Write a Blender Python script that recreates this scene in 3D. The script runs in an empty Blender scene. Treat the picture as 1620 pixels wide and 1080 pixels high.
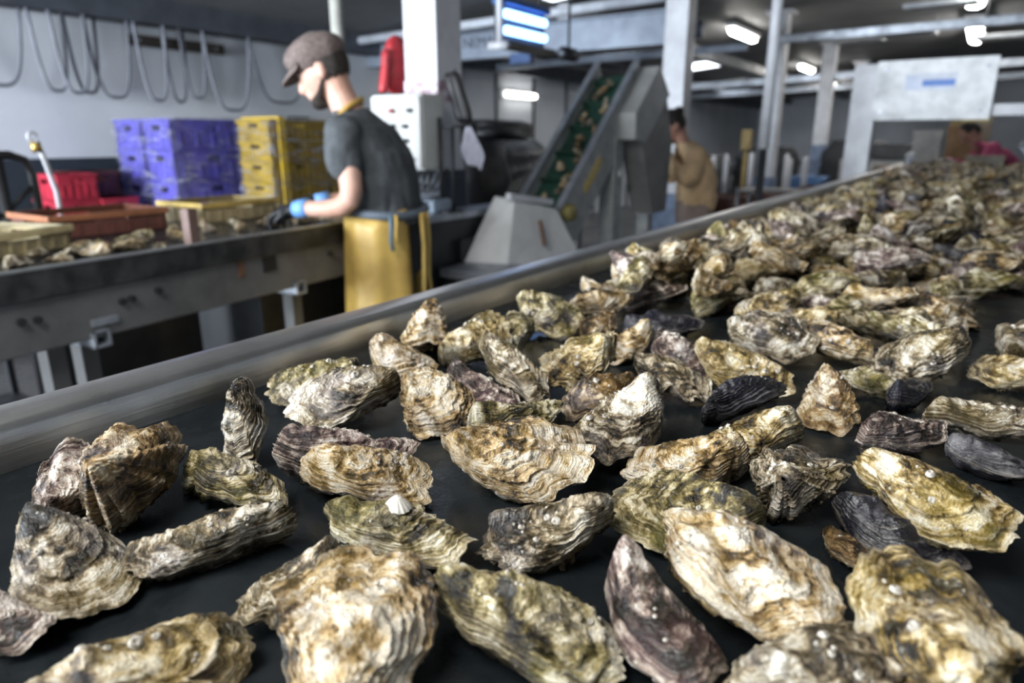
import bpy, bmesh, math, random
import numpy as np
from mathutils import Vector, Matrix, Euler
random.seed(11)
SC = bpy.context.scene
COL = SC.collection
R = math.radians

# ---------------------------------------------------------------- camera
CAMZ = 1.42
BELT = 1.14
cam_data = bpy.data.cameras.new('camera')
cam_data.sensor_width = 36.0
cam_data.lens = 24.0
cam_data.clip_start = 0.02
cam_data.dof.use_dof = True
cam_data.dof.focus_distance = 0.57
cam_data.dof.aperture_fstop = 4.8
cam = bpy.data.objects.new('camera', cam_data)
COL.objects.link(cam)
cam.location = (0, 0, CAMZ)
cam.rotation_euler = (R(90 - 16.455), 0, R(33.8))
SC.camera = cam

# ---------------------------------------------------------------- world, daylight, exposure
W = bpy.data.worlds.new('overcast_sky')
SC.world = W
W.use_nodes = True
W.node_tree.nodes['Background'].inputs[0].default_value = (0.80, 0.90, 1.0, 1)
W.node_tree.nodes['Background'].inputs[1].default_value = 1.5
def area(name, loc, rot, sx, sy, power, color):
    l = bpy.data.lights.new(name, 'AREA'); l.shape = 'RECTANGLE'; l.size = sx; l.size_y = sy
    l.energy = power; l.color = color
    o = bpy.data.objects.new(name, l); COL.objects.link(o); o.location = loc; o.rotation_euler = rot
    return o
# unseen area lights added as daylight, from behind the camera and above the belt
area('added_daylight_behind', (-4.5, -4.8, 1.75), (R(80), 0, R(-10)), 3.8, 2.6, 800, (0.84, 0.92, 1.0))
area('added_daylight_above', (-0.95, -0.8, 3.0), (R(20), R(-10), 0), 1.1, 1.3, 37, (1.0, 0.965, 0.91))
SC.view_settings.view_transform = 'Standard'
SC.view_settings.look = 'None'
SC.view_settings.gamma = 1.0
SC.view_settings.use_curve_mapping = False
SC.view_settings.exposure = 1.0

# ---------------------------------------------------------------- helpers
def link(o, parent=None):
    COL.objects.link(o)
    if parent is not None: o.parent = parent
    return o
def tag(o, label, cat=None, group=None, kind=None):
    if label: o['label'] = label
    if cat: o['category'] = cat
    if group: o['group'] = group
    if kind: o['kind'] = kind
    return o
def empty(name, loc=(0, 0, 0), rz=0.0, label=None, cat=None, group=None):
    o = bpy.data.objects.new(name, None); link(o)
    o.empty_display_size = 0.05
    o.location = loc; o.rotation_euler = (0, 0, rz)
    tag(o, label, cat, group)
    return o
def struct(o): o['kind'] = 'structure'; return o
def copy_tree(o, parent=None):
    c = o.copy(); COL.objects.link(c); c.parent = parent
    for ch in o.children: copy_tree(ch, c)
    return c

class MB:
    """collects boxes, tubes, lofts and polygons; build() links them as one mesh object"""
    def __init__(s): s.v = []; s.f = []
    def add(s, v, f):
        o = len(s.v); s.v += [tuple(p) for p in v]; s.f += [tuple(i + o for i in q) for q in f]; return s
    def box(s, a, b, M=None):
        (x0, y0, z0), (x1, y1, z1) = a, b
        v = [(x0,y0,z0),(x1,y0,z0),(x1,y1,z0),(x0,y1,z0),(x0,y0,z1),(x1,y0,z1),(x1,y1,z1),(x0,y1,z1)]
        if M is not None: v = [tuple(M @ Vector(p)) for p in v]
        return s.add(v, [(0,3,2,1),(4,5,6,7),(0,1,5,4),(1,2,6,5),(2,3,7,6),(3,0,4,7)])
    def hexa(s, v):
        return s.add(v, [(0,3,2,1),(4,5,6,7),(0,1,5,4),(1,2,6,5),(2,3,7,6),(3,0,4,7)])
    def bar(s, p, q, w, h=None, up=(0, 0, 1)):
        h = h or w
        p = Vector(p); q = Vector(q); d = (q - p).normalized(); u = Vector(up)
        if abs(d.dot(u)) > .98: u = Vector((0, 1, 0))
        a = d.cross(u).normalized() * (w / 2); b = a.cross(d).normalized() * (h / 2)
        v = [p - a - b, p + a - b, q + a - b, q - a - b, p - a + b, p + a + b, q + a + b, q - a + b]
        return s.hexa(v)
    def tube(s, pts, r, n=10, cap=True, closed=False):
        pts = [Vector(p) for p in pts]; rs = r if isinstance(r, (list, tuple)) else [r] * len(pts)
        v = []; f = []; m = len(pts); prev = None
        for i, p in enumerate(pts):
            a = pts[i - 1] if (i > 0 or closed) else p
            b = pts[(i + 1) % m] if (i < m - 1 or closed) else p
            d = (b - a).normalized()
            if prev is None:
                u = Vector((0, 0, 1)) if abs(d.z) < .9 else Vector((1, 0, 0))
                x = d.cross(u).normalized()
            else:
                x = (prev - d * prev.dot(d)).normalized()
            prev = x; y = d.cross(x)
            for k in range(n):
                t = 2 * math.pi * k / n
                v.append(p + (x * math.cos(t) + y * math.sin(t)) * rs[i])
        rng = m if closed else m - 1
        for i in range(rng):
            j = (i + 1) % m
            for k in range(n):
                l = (k + 1) % n
                f.append((i*n + k, i*n + l, j*n + l, j*n + k))
        if cap and not closed:
            f.append(tuple(range(n - 1, -1, -1))); f.append(tuple((m - 1) * n + k for k in range(n)))
        return s.add(v, f)
    def loft(s, rings, cap=True):
        n = len(rings[0]); v = [p for r_ in rings for p in r_]; f = []
        for i in range(len(rings) - 1):
            for k in range(n):
                l = (k + 1) % n
                f.append((i*n + k, i*n + l, (i+1)*n + l, (i+1)*n + k))
        if cap:
            f.append(tuple(range(n - 1, -1, -1))); f.append(tuple((len(rings) - 1) * n + k for k in range(n)))
        return s.add(v, f)
    def prism(s, poly, d):
        d = Vector(d); n = len(poly); v = [Vector(p) for p in poly]; v += [p + d for p in v]
        f = [tuple(range(n - 1, -1, -1)), tuple(range(n, 2 * n))]
        for k in range(n):
            l = (k + 1) % n; f.append((k, l, n + l, n + k))
        return s.add(v, f)
    def mesh(s, name):
        me = bpy.data.meshes.new(name); me.from_pydata([tuple(p) for p in s.v], [], s.f)
        bm = bmesh.new(); bm.from_mesh(me); bmesh.ops.recalc_face_normals(bm, faces=bm.faces); bm.to_mesh(me); bm.free()
        return me
    def build(s, name, mat, parent=None, smooth=False, bevel=0.0, seg=2):
        me = s.mesh(name); me.materials.append(mat)
        o = bpy.data.objects.new(name, me); link(o, parent)
        if smooth: me.polygons.foreach_set('use_smooth', [True] * len(me.polygons))
        if bevel:
            b = o.modifiers.new('bevel', 'BEVEL'); b.width = bevel; b.segments = seg; b.limit_method = 'ANGLE'
        return o
def box(name, a, b, mat, parent=None, bevel=0.0): return MB().box(a, b).build(name, mat, parent, bevel=bevel)
def ring(c, rx, ry, n=20, ax=(1, 0, 0), ay=(0, 1, 0), sq=1.0):
    c = Vector(c); ax = Vector(ax); ay = Vector(ay); out = []
    for k in range(n):
        t = 2 * math.pi * k / n; a = math.cos(t); b = math.sin(t)
        a = math.copysign(abs(a) ** sq, a); b = math.copysign(abs(b) ** sq, b)
        out.append(c + ax * (a * rx) + ay * (b * ry))
    return out

# ---------------------------------------------------------------- materials
def nodes(name):
    m = bpy.data.materials.new(name); m.use_nodes = True
    nt = m.node_tree; return m, nt, nt.nodes['Principled BSDF']
def ramp(nt, fac, stops):
    r_ = nt.nodes.new('ShaderNodeValToRGB'); cr = r_.color_ramp
    while len(cr.elements) < len(stops): cr.elements.new(0.5)
    for e, (p, c) in zip(cr.elements, stops):
        e.position = p; e.color = (*c, 1) if len(c) == 3 else c
    nt.links.new(fac, r_.inputs[0]); return r_.outputs[0]
def noise(nt, vec, scale, detail=3.0, rough=0.55, dist=0.0):
    n = nt.nodes.new('ShaderNodeTexNoise'); n.inputs['Scale'].default_value = scale
    n.inputs['Detail'].default_value = detail; n.inputs['Roughness'].default_value = rough
    n.inputs['Distortion'].default_value = dist
    if vec is not None: nt.links.new(vec, n.inputs['Vector'])
    return n.outputs[0]
def math_(nt, op, a, b=None, c=None, clamp=False):
    n = nt.nodes.new('ShaderNodeMath'); n.operation = op; n.use_clamp = clamp
    for i, x in enumerate((a, b, c)):
        if x is None: continue
        if isinstance(x, (int, float)): n.inputs[i].default_value = x
        else: nt.links.new(x, n.inputs[i])
    return n.outputs[0]
def mixc(nt, fac, a, b, mode='MIX'):
    n = nt.nodes.new('ShaderNodeMix'); n.data_type = 'RGBA'; n.blend_type = mode
    for sock, x in ((n.inputs[0], fac), (n.inputs[6], a), (n.inputs[7], b)):
        if isinstance(x, (int, float)): sock.default_value = x
        elif isinstance(x, tuple): sock.default_value = (*x, 1) if len(x) == 3 else x
        else: nt.links.new(x, sock)
    return n.outputs[2]
def bump(nt, h, strength, dist, normal=None):
    b = nt.nodes.new('ShaderNodeBump'); b.inputs['Strength'].default_value = strength
    b.inputs['Distance'].default_value = dist; nt.links.new(h, b.inputs['Height'])
    if normal is not None: nt.links.new(normal, b.inputs['Normal'])
    return b.outputs[0]
def texco(nt, out='Object'):
    return nt.nodes.new('ShaderNodeTexCoord').outputs[out]
def mat(name, c, rough=0.5, metal=0.0, var=0.15, scale=6.0, c2=None, bmp=0.0, spec=0.5, coat=0.0, em=None, ems=0.0, detail=4.0):
    """plain surface with noisy colour variation and wear"""
    m, nt, b = nodes(name); v = texco(nt)
    n = noise(nt, v, scale, detail, 0.6)
    c2 = c2 or tuple(x * (1 - 2 * var) for x in c)
    col = ramp(nt, n, [(0.32, c2), (0.62, c)])
    nt.links.new(col, b.inputs['Base Color'])
    b.inputs['Metallic'].default_value = metal
    rr = ramp(nt, n, [(0.3, (min(1, rough + .12),) * 3), (0.7, (max(.03, rough - .06),) * 3)])
    nt.links.new(rr, b.inputs['Roughness'])
    b.inputs['Specular IOR Level'].default_value = spec
    b.inputs['Coat Weight'].default_value = coat
    if bmp: nt.links.new(bump(nt, noise(nt, v, scale * 6, 4, 0.6), bmp, 0.01), b.inputs['Normal'])
    if em:
        b.inputs['Emission Color'].default_value = (*em, 1); b.inputs['Emission Strength'].default_value = ems
    return m
# ================================================================ the shed
M = {}
M['floor'] = mat('wet_concrete', (.115, .115, .112), .32, var=.3, scale=2.2, c2=(.045, .045, .046), bmp=.15)
M['white_wall'] = mat('white_painted_panel', (.78, .80, .84), .5, var=.05, scale=1.5, c2=(.68, .71, .76))
M['dado'] = mat('dark_blue_dado', (.035, .048, .062), .5)
M['grey_wall'] = mat('grey_panel', (.50, .53, .58), .6, var=.08, scale=1.2)
M['ceiling'] = mat('dark_ceiling_panel', (.19, .19, .195), .6, var=.12, scale=1.0)
M['white_paint'] = mat('white_paint_chipped', (.62, .63, .66), .42, scale=5, c2=(.47, .47, .50), bmp=.05)
M['grey_paint'] = mat('grey_machine_paint', (.36, .37, .365), .45, scale=7, c2=(.22, .225, .22))
M['light_grey'] = mat('light_grey_enamel', (.60, .61, .59), .40, scale=5, c2=(.47, .48, .46))
M['dark_metal'] = mat('dark_metal', (.040, .042, .046), .42, .4, scale=9)
M['black'] = mat('black_rubber', (.014, .014, .016), .45, scale=12)
M['galv'] = mat('galvanised_steel', (.42, .45, .50), .38, .55, scale=9, c2=(.26, .28, .32))
M['duct'] = mat('pale_blue_duct', (.30, .345, .42), .42, .3, scale=4, c2=(.22, .25, .31))
M['cable'] = mat('grey_cable', (.20, .21, .245), .5, scale=5)
M['rust'] = mat('rusty_brown', (.20, .10, .055), .7, scale=14, c2=(.08, .04, .025))
M['lamp'] = mat('lit_tube', (1, 1, 1), .4, em=(1.0, .97, .90), ems=22)
M['housing'] = mat('lamp_housing', (.70, .71, .72), .4)
M['sky_pane'] = mat('lit_roof_pane', (.9, .9, .9), .4, em=(.86, .92, 1.0), ems=4)
CH = lambda x: 2.60 + (x + 6.5) * .09           # ceiling height: a low single pitch rising away from the left wall

struct(box('floor', (-6.8, -6, -.12), (4.6, 24.6, 0), M['floor']))
ce = MB().hexa([(-6.8, -6, CH(-6.8)), (4.6, -6, CH(4.6)), (4.6, 24.6, CH(4.6)), (-6.8, 24.6, CH(-6.8)),
                (-6.8, -6, CH(-6.8) + .12), (4.6, -6, CH(4.6) + .12), (4.6, 24.6, CH(4.6) + .12), (-6.8, 24.6, CH(-6.8) + .12)])
# the ceiling leaves a hole above the belt for the added roof light
ce = MB()
def slab(x0, x1, y0, y1):
    ce.hexa([(x0, y0, CH(x0)), (x1, y0, CH(x1)), (x1, y1, CH(x1)), (x0, y1, CH(x0)),
             (x0, y0, CH(x0) + .1), (x1, y0, CH(x1) + .1), (x1, y1, CH(x1) + .1), (x0, y1, CH(x0) + .1)])
slab(-6.8, -1.6, -6, 24.6); slab(.1, 4.6, -6, 24.6); slab(-1.6, .1, -6, -1.7); slab(-1.6, .1, .1, 24.6)
ce = struct(ce.build('ceiling', M['ceiling']))
wl = struct(box('wall_left', (-6.62, -6, 0), (-6.5, 24.6, CH(-6.5) + .02), M['white_wall']))
dd = struct(box('trim_1', (-6.5, -6, 0), (-6.47, 8.2, 1.27), M['dado']))
struct(box('wall_back', (-6.62, 24.5, 0), (4.6, 24.62, CH(4.6)), M['grey_wall']))
struct(box('wall_right_light_block', (4.5, -6, 0), (4.62, 24.6, CH(4.6)), M['grey_wall']))  # unseen wall, added to hold back sky light from this side
struct(box('wall_front_light_block', (-.4, -6.0, 0), (4.6, -5.9, CH(4.6)), M['grey_wall']))  # unseen wall section, added so daylight enters from the left only
for i, y in enumerate((7.4, 8.3, 9.2, 10.3, 11.4, 12.6, 14.2)):       # joints of the far wall panels
    p = box('panel_joint', (-6.5, y, 0), (-6.46, y + .05, 2.45), M['dark_metal'], wl)
p = box('panel', (-6.499, 7.45, 0), (-6.485, 24.4, 2.44), M['grey_wall'], wl)
struct(box('trim_2', (-6.5, -6, 2.40), (-6.28, 24.4, 2.62), mat('dark_wall_beam', (.085, .095, .115), .5)))

# columns in a row behind the belt
COLY = [2.75, 6.1, 9.5, 12.9, 16.3]
for i, y in enumerate(COLY):
    c = empty('column', (-2.385, y + .1, 0), 0, ['white square column behind the control cabinet with chipped maroon paint', 'white square column rising behind the inclined conveyor head',
        'white square column standing behind the thin white pole', 'pale bluish column with a dark wrapped foot near the far wall', 'farthest white column close to the back wall'][i], 'column', None)
    box('shaft', (-.105, -.1, 0), (.105, .1, CH(-2.4) - .02), M['white_paint'], c, bevel=.008)
    if i == 0:
        box('dark_base', (-.112, -.107, 0), (.112, .107, 1.27), mat('dark_blue_base', (.045, .055, .075), .5, scale=8), c)
        box('peeled_band', (-.108, -.104, 1.60), (.109, .104, 1.70), mat('peeling_maroon', (.62, .60, .66), .6, scale=26, c2=(.17, .03, .05)), c)
    else:
        box('base_cladding', (-.12, -.115, 0), (.12, .115, 1.34 if i == 3 else .95), mat('blue_base_%d' % i, (.20, .27, .42), .5, scale=8, c2=(.08, .10, .14)), c)
    box('cap_plate', (-.16, -.15, CH(-2.4) - .05), (.16, .15, CH(-2.4) - .02), M['white_paint'], c)
po = empty('steel_pole', (-1.3, 5.1, 0), 0, 'thin white steel pole rising beyond the belt rail to the ceiling', 'pole')
MB().tube([(0, 0, 1.36), (0, 0, CH(-1.35) - .01)], .036, 14).build('upper_tube', M['white_paint'], po, True)
MB().tube([(0, 0, 0), (0, 0, 1.40)], .030, 14).build('lower_tube', M['dark_metal'], po, True)
box('foot_plate', (-.08, -.08, 0), (.08, .08, .015), M['dark_metal'], po)
p2 = empty('steel_pole', (-3.66, 3.41, 0), 0, 'cream steel post behind the capped worker\'s head', 'pole')
MB().tube([(0, 0, 0), (0, 0, CH(-3.7) - .03)], .042, 14).build('tube', mat('cream_paint', (.62, .61, .55), .45), p2, True)
box('foot_plate', (-.08, -.08, 0), (.08, .08, .015), M['dark_metal'], p2)

# beams, pipes and ducts under the ceiling
def beam(name, a, b, w, h, m, label, cat='beam', group=None):
    return tag(MB().bar(a, b, w, h).build(name, m, bevel=.006), label, cat, group)
def pipe(name, a, b, r_, m, label, cat='pipe', group=None):
    return tag(MB().tube([a, b], r_, 16).build(name, m, None, True), label, cat, group)
pipe('ceiling_pipe', (-6.3, 6.2, 2.53), (-2.55, 6.2, 2.62), .045, mat('white_pipe', (.68, .72, .80), .35), 'bright white pipe crossing under the ceiling above the capped worker')
cb_ = empty('crane_beam', (-4.4, 6.55, 2.42), 0, 'pale blue crane beam with dark maker lettering under the ceiling', 'crane beam')
box('web', (-2.1, -.02, -.13), (2.0, .02, .13), M['duct'], cb_); box('top_flange', (-2.1, -.08, .13), (2.0, .08, .15), M['duct'], cb_); box('bottom_flange', (-2.1, -.08, -.15), (2.0, .08, -.13), M['duct'], cb_)
def text(s, size, loc, rot, m, parent=None, name='lettering', ext=.002):
    cu = bpy.data.curves.new(name, 'FONT'); cu.body = s; cu.size = size; cu.extrude = ext; cu.align_x = 'CENTER'; cu.align_y = 'CENTER'
    o = bpy.data.objects.new(name, cu); dg = bpy.context.evaluated_depsgraph_get(); COL.objects.link(o)
    me = bpy.data.meshes.new_from_object(o.evaluated_get(bpy.context.evaluated_depsgraph_get())); bpy.data.objects.remove(o)
    me.materials.clear(); me.materials.append(m); o = bpy.data.objects.new(name, me); link(o, parent); o.location = loc; o.rotation_euler = rot
    return o
text('NEMAG', .155, (-.36, -.0235, .02), (R(90), 0, 0), mat('dark_lettering', (.03, .04, .07), .5), cb_)
beam('crane_trolley', (-4.35, 6.5, 2.24), (-4.1, 6.5, 2.24), .10, .10, mat('blue_trolley', (.05, .10, .24), .5), 'small dark blue trolley hanging under the lettered crane beam', 'crane trolley')
du = empty('air_duct', (-4.4, 7.5, 2.50), 0, 'wide pale blue sheet duct running below the dark ceiling', 'duct')
MB().tube([(-2.0, 0, 0), (1.75, 0, .02)], .085, 18).build('pipe', M['duct'], du, True)
for x in (-1.4, -.6, .2, 1.0, 1.6): MB().tube([(x - .02, 0, .01), (x + .02, 0, .01)], .097, 18).build('joint_ring', M['galv'], du, True)
beam('roof_beam', (-6.3, 9.0, 2.46), (-2.6, 9.0, 2.50), .07, .09, M['duct'], 'slim grey-blue roof beam above the inclined conveyor')
beam('roof_beam', (-2.3, 9.0, 2.55), (4.4, 9.0, 2.62), .08, .09, M['galv'], 'slim grey roof beam carrying pale sheets above the white gantry')
beam('roof_beam', (-6.3, 13.0, 2.30), (4.4, 13.0, 2.64), .10, .11, M['galv'], 'far grey roof beam crossing beyond the thin white pole')
beam('roof_beam', (-6.3, 17.0, 2.42), (4.4, 17.0, 2.72), .12, .12, M['galv'], 'farthest grey roof beam before the back wall')
beam('roof_girder', (-3.85, 6.7, 2.68), (-3.85, 24.3, 2.68), .14, .15, mat('grey_girder', (.26, .27, .29), .5), 'long grey girder running above the column row', 'girder')
beam('roof_girder', (-5.5, 6.8, 2.58), (-5.5, 24.3, 2.58), .10, .12, mat('dark_girder', (.06, .062, .068), .5), 'dark girder running near the left wall lamp', 'girder')
for i, (x, y, z, lab) in enumerate(((-1.9, 12.3, 2.85, 'pale reflector panel hung farther from the twin bright lamp'), (-1.2, 11.9, 2.85, 'pale reflector panel hung closer to the twin bright lamp'),
                                   (-.70, 9.9, 2.88, 'pale panel high above the white gantry'), (.05, 10.4, 2.55, 'white box unit hung just above the white gantry'))):
    b = box('ceiling_reflector', (-.36, -.17, 0), (.36, .17, .05), mat('pale_sheet_%d' % i, (.52, .55, .58), .5), None, bevel=.01)
    b.location = (x, y, z); b.rotation_euler = (0, 0, R(-6)); tag(b, lab, 'reflector')
    for sx in (-.3, .3): MB().tube([(sx, 0, .05), (sx, 0, CH(x + sx) - z)], .006, 6).build('hanger', M['dark_metal'], b)

# lamps
def tube_lamp(x, y, z, l, ang, label, drop=True, wid=1.0):
    e = empty('tube_lamp', (x, y, z), ang, label, 'lamp', None)
    h = MB().box((-.07 * wid, -l / 2, .02), (.07 * wid, l / 2, .075)).build('housing', M['housing'], e, bevel=.01)
    rings = []
    for i in range(9):
        t = i / 8; yy = -l / 2 + .02 + (l - .04) * t; r_ = .055 * min(1, (1 - abs(2 * t - 1)) * 5 + .35)
        rings.append(ring((0, yy, -.01), r_ * wid, r_ * .8, 14, (1, 0, 0), (0, 0, 1)))
    MB().loft(rings).build('lit_diffuser', M['lamp'], e, True)
    if drop:
        for s in (-1, 1): MB().tube([(0, s * l * .35, .07), (0, s * l * .35, CH(x) - z + .01)], .008, 6).build('hanger', M['dark_metal'], e)
    return e
tube_lamp(-3.02, 10.2, 2.80, 1.25, 0, 'bright tube lamp under the ceiling beside the thin white pole')
tube_lamp(-3.28, 15.6, 2.80, 1.25, 0, 'bright tube lamp hung between the two farther columns')
tube_lamp(-3.55, 20.6, 2.78, 1.25, 0, 'farthest bright tube lamp beside the gantry post')
tube_lamp(-.42, 13.2, 2.97, 2.6, 0, 'bright tube lamp seen end-on above the white gantry panel', wid=1.7)
tube_lamp(-.40, 10.3, 3.02, 1.5, 0, 'bright tube lamp at the ceiling in front of the end-on one', wid=1.7)
wl_ = empty('wall_lamp', (-6.44, 9.85, 2.11), 0, 'lit tube lamp fixed on the grey panelled wall', 'lamp')
box('housing', (-.05, -.48, -.05), (.0, .48, .06), M['housing'], wl_)
MB().tube([(.03, -.42, 0), (.03, .42, 0)], .034, 14).build('lit_diffuser', mat('lit_wall_tube', (1, 1, 1), .4, em=(1, .97, .9), ems=9), wl_, True)
for i, (x, y, w, l) in enumerate(((-4.45, 9.1, .55, .5), (-4.7, 13.2, .6, .9), (-3.75, 6.55, .45, .28), (-5.2, 17, .7, .8))):
    o = struct(box('window_%d' % (i + 1), (-w / 2, -l / 2, -.012), (w / 2, l / 2, .004), M['sky_pane'])); o.location = (x, y, CH(x) - .012); o.rotation_euler = (0, -math.atan(.09), 0)
    fr = MB()
    for a, b in (((-w/2-.04, -l/2-.04, -.03), (-w/2, l/2+.04, .01)), ((w/2, -l/2-.04, -.03), (w/2+.04, l/2+.04, .01)), ((-w/2, -l/2-.04, -.03), (w/2, -l/2, .01)), ((-w/2, l/2, -.03), (w/2, l/2+.04, .01))): fr.box(a, b)
    fr.build('window_frame', M['housing'], o)
# unseen roof light added to light the belt: a frame round its opening
fr = MB()
for a, b in (((-1.65, -1.75, 0), (-1.58, .15, .1)), ((.08, -1.75, 0), (.15, .15, .1)), ((-1.58, -1.75, 0), (.08, -1.68, .1)), ((-1.58, .08, 0), (.08, .15, .1))): fr.box((a[0], a[1], CH(a[0]) - .05), (b[0], b[1], CH(b[0]) + .08))
struct(fr.build('window_9', M['housing']))

# festoon cables looping along the rail on the left wall
fr = empty('cable_rail', (-6.35, 4.0, 2.42), 0, 'dark steel rail fixed along the top of the left wall', 'rail')
box('track', (-.02, -5.0, -.03), (.02, 4.2, .02), M['dark_metal'], fr)
for y in (-3.6, -2.2, -.8, .6, 2.0, 3.4): box('bracket', (-.12, y - .02, -.01), (.03, y + .02, .04), M['dark_metal'], fr)
LOOPS = [(2.2, 2.67, 1.82), (2.71, 2.96, 1.80), (2.85, 3.11, 1.79), (2.98, 3.22, 1.80), (3.12, 3.48, 1.77), (3.52, 3.79, 1.76), (3.80, 4.01, 1.76), (3.95, 4.19, 1.80), (4.17, 4.67, 1.70), (4.72, 5.42, 1.80), (1.75, 2.15, 1.84)]
WHERE = ['beside the wall edge nearest the trolley', 'second along the rail', 'crossing its neighbour over the red crates', 'crossing behind a darker one', 'wide, just before the brown bar',
         'under the trolley-side end of the brown bar', 'behind the middle of the brown bar', 'behind the worker-side half of the brown bar', 'the widest and lowest, above the purple crates', 'last on the rail, behind the cap', 'first on the rail above the trolley']
for i, (a, b, zb) in enumerate(LOOPS):
    pts = []
    for k in range(25):
        u = -1 + 2 * k / 24; 
        pts.append((-6.35 + .03 * (i % 3) , (a + b) / 2 + (b - a) / 2 * math.copysign(abs(u) ** .8, u) * (1 + .08 * (1 - u * u)), zb + (2.395 - zb) * abs(u) ** 2.9))
    o = MB().tube(pts, .0145, 8).build('festoon_cable', M['cable'], None, True)
    tag(o, 'grey looped cable hanging on the wall rail, ' + WHERE[i], 'cable', 'looped cables on the wall rail')
wb = empty('wall_bar', (-6.44, 4.0, 2.27), 0, 'dark brown wooden bar fixed on the white wall behind the cables', 'bar')
box('plank', (-.02, -.47, -.045), (.03, .47, .045), mat('dark_brown_wood', (.075, .062, .05), .7), wb)
for y in (-.38, .38): MB().tube([(.03, y, 0), (.045, y, 0)], .012, 8).build('bolt', M['galv'], wb)
wf = empty('wall_frame', (-6.46, 5.35, 1.66), 0, 'small grey metal bracket frame on the wall above the yellow crates', 'bracket')
MB().tube([(0, -.14, -.2), (0, -.14, .0), (0, .14, 0), (0, .14, -.2)], .012, 8).build('tube', M['dark_metal'], wf)
# ================================================================ oyster shells
def _h(ix, iy, iz, seed):
    n = (ix * 374761393 + iy * 668265263 + iz * 2147483647 + seed * 974634777) & 0xFFFFFFFF
    n = ((n ^ (n >> 13)) * 1274126177) & 0xFFFFFFFF
    n = n ^ (n >> 16)
    return (n & 0xFFFF).astype(np.float64) / 32767.5 - 1.0
def vnoise(P, seed=0):
    """value noise of points (N,3), -1..1"""
    P = np.asarray(P); I = np.floor(P).astype(np.int64); f = P - I; u = f * f * f * (f * (f * 6 - 15) + 10)
    out = 0
    for dx in (0, 1):
        wx = u[:, 0] if dx else 1 - u[:, 0]
        for dy in (0, 1):
            wy = u[:, 1] if dy else 1 - u[:, 1]
            for dz in (0, 1):
                wz = u[:, 2] if dz else 1 - u[:, 2]
                out = out + wx * wy * wz * _h(I[:, 0] + dx, I[:, 1] + dy, I[:, 2] + dz, seed)
    return out
def fbm(P, seed=0, octv=3, gain=0.5):
    o = 0; a = 1.0; P = np.array(P, float)
    for k in range(octv):
        o = o + a * vnoise(P, seed + 17 * k); P = P * 2.03 + 5.1; a *= gain
    return o

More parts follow.
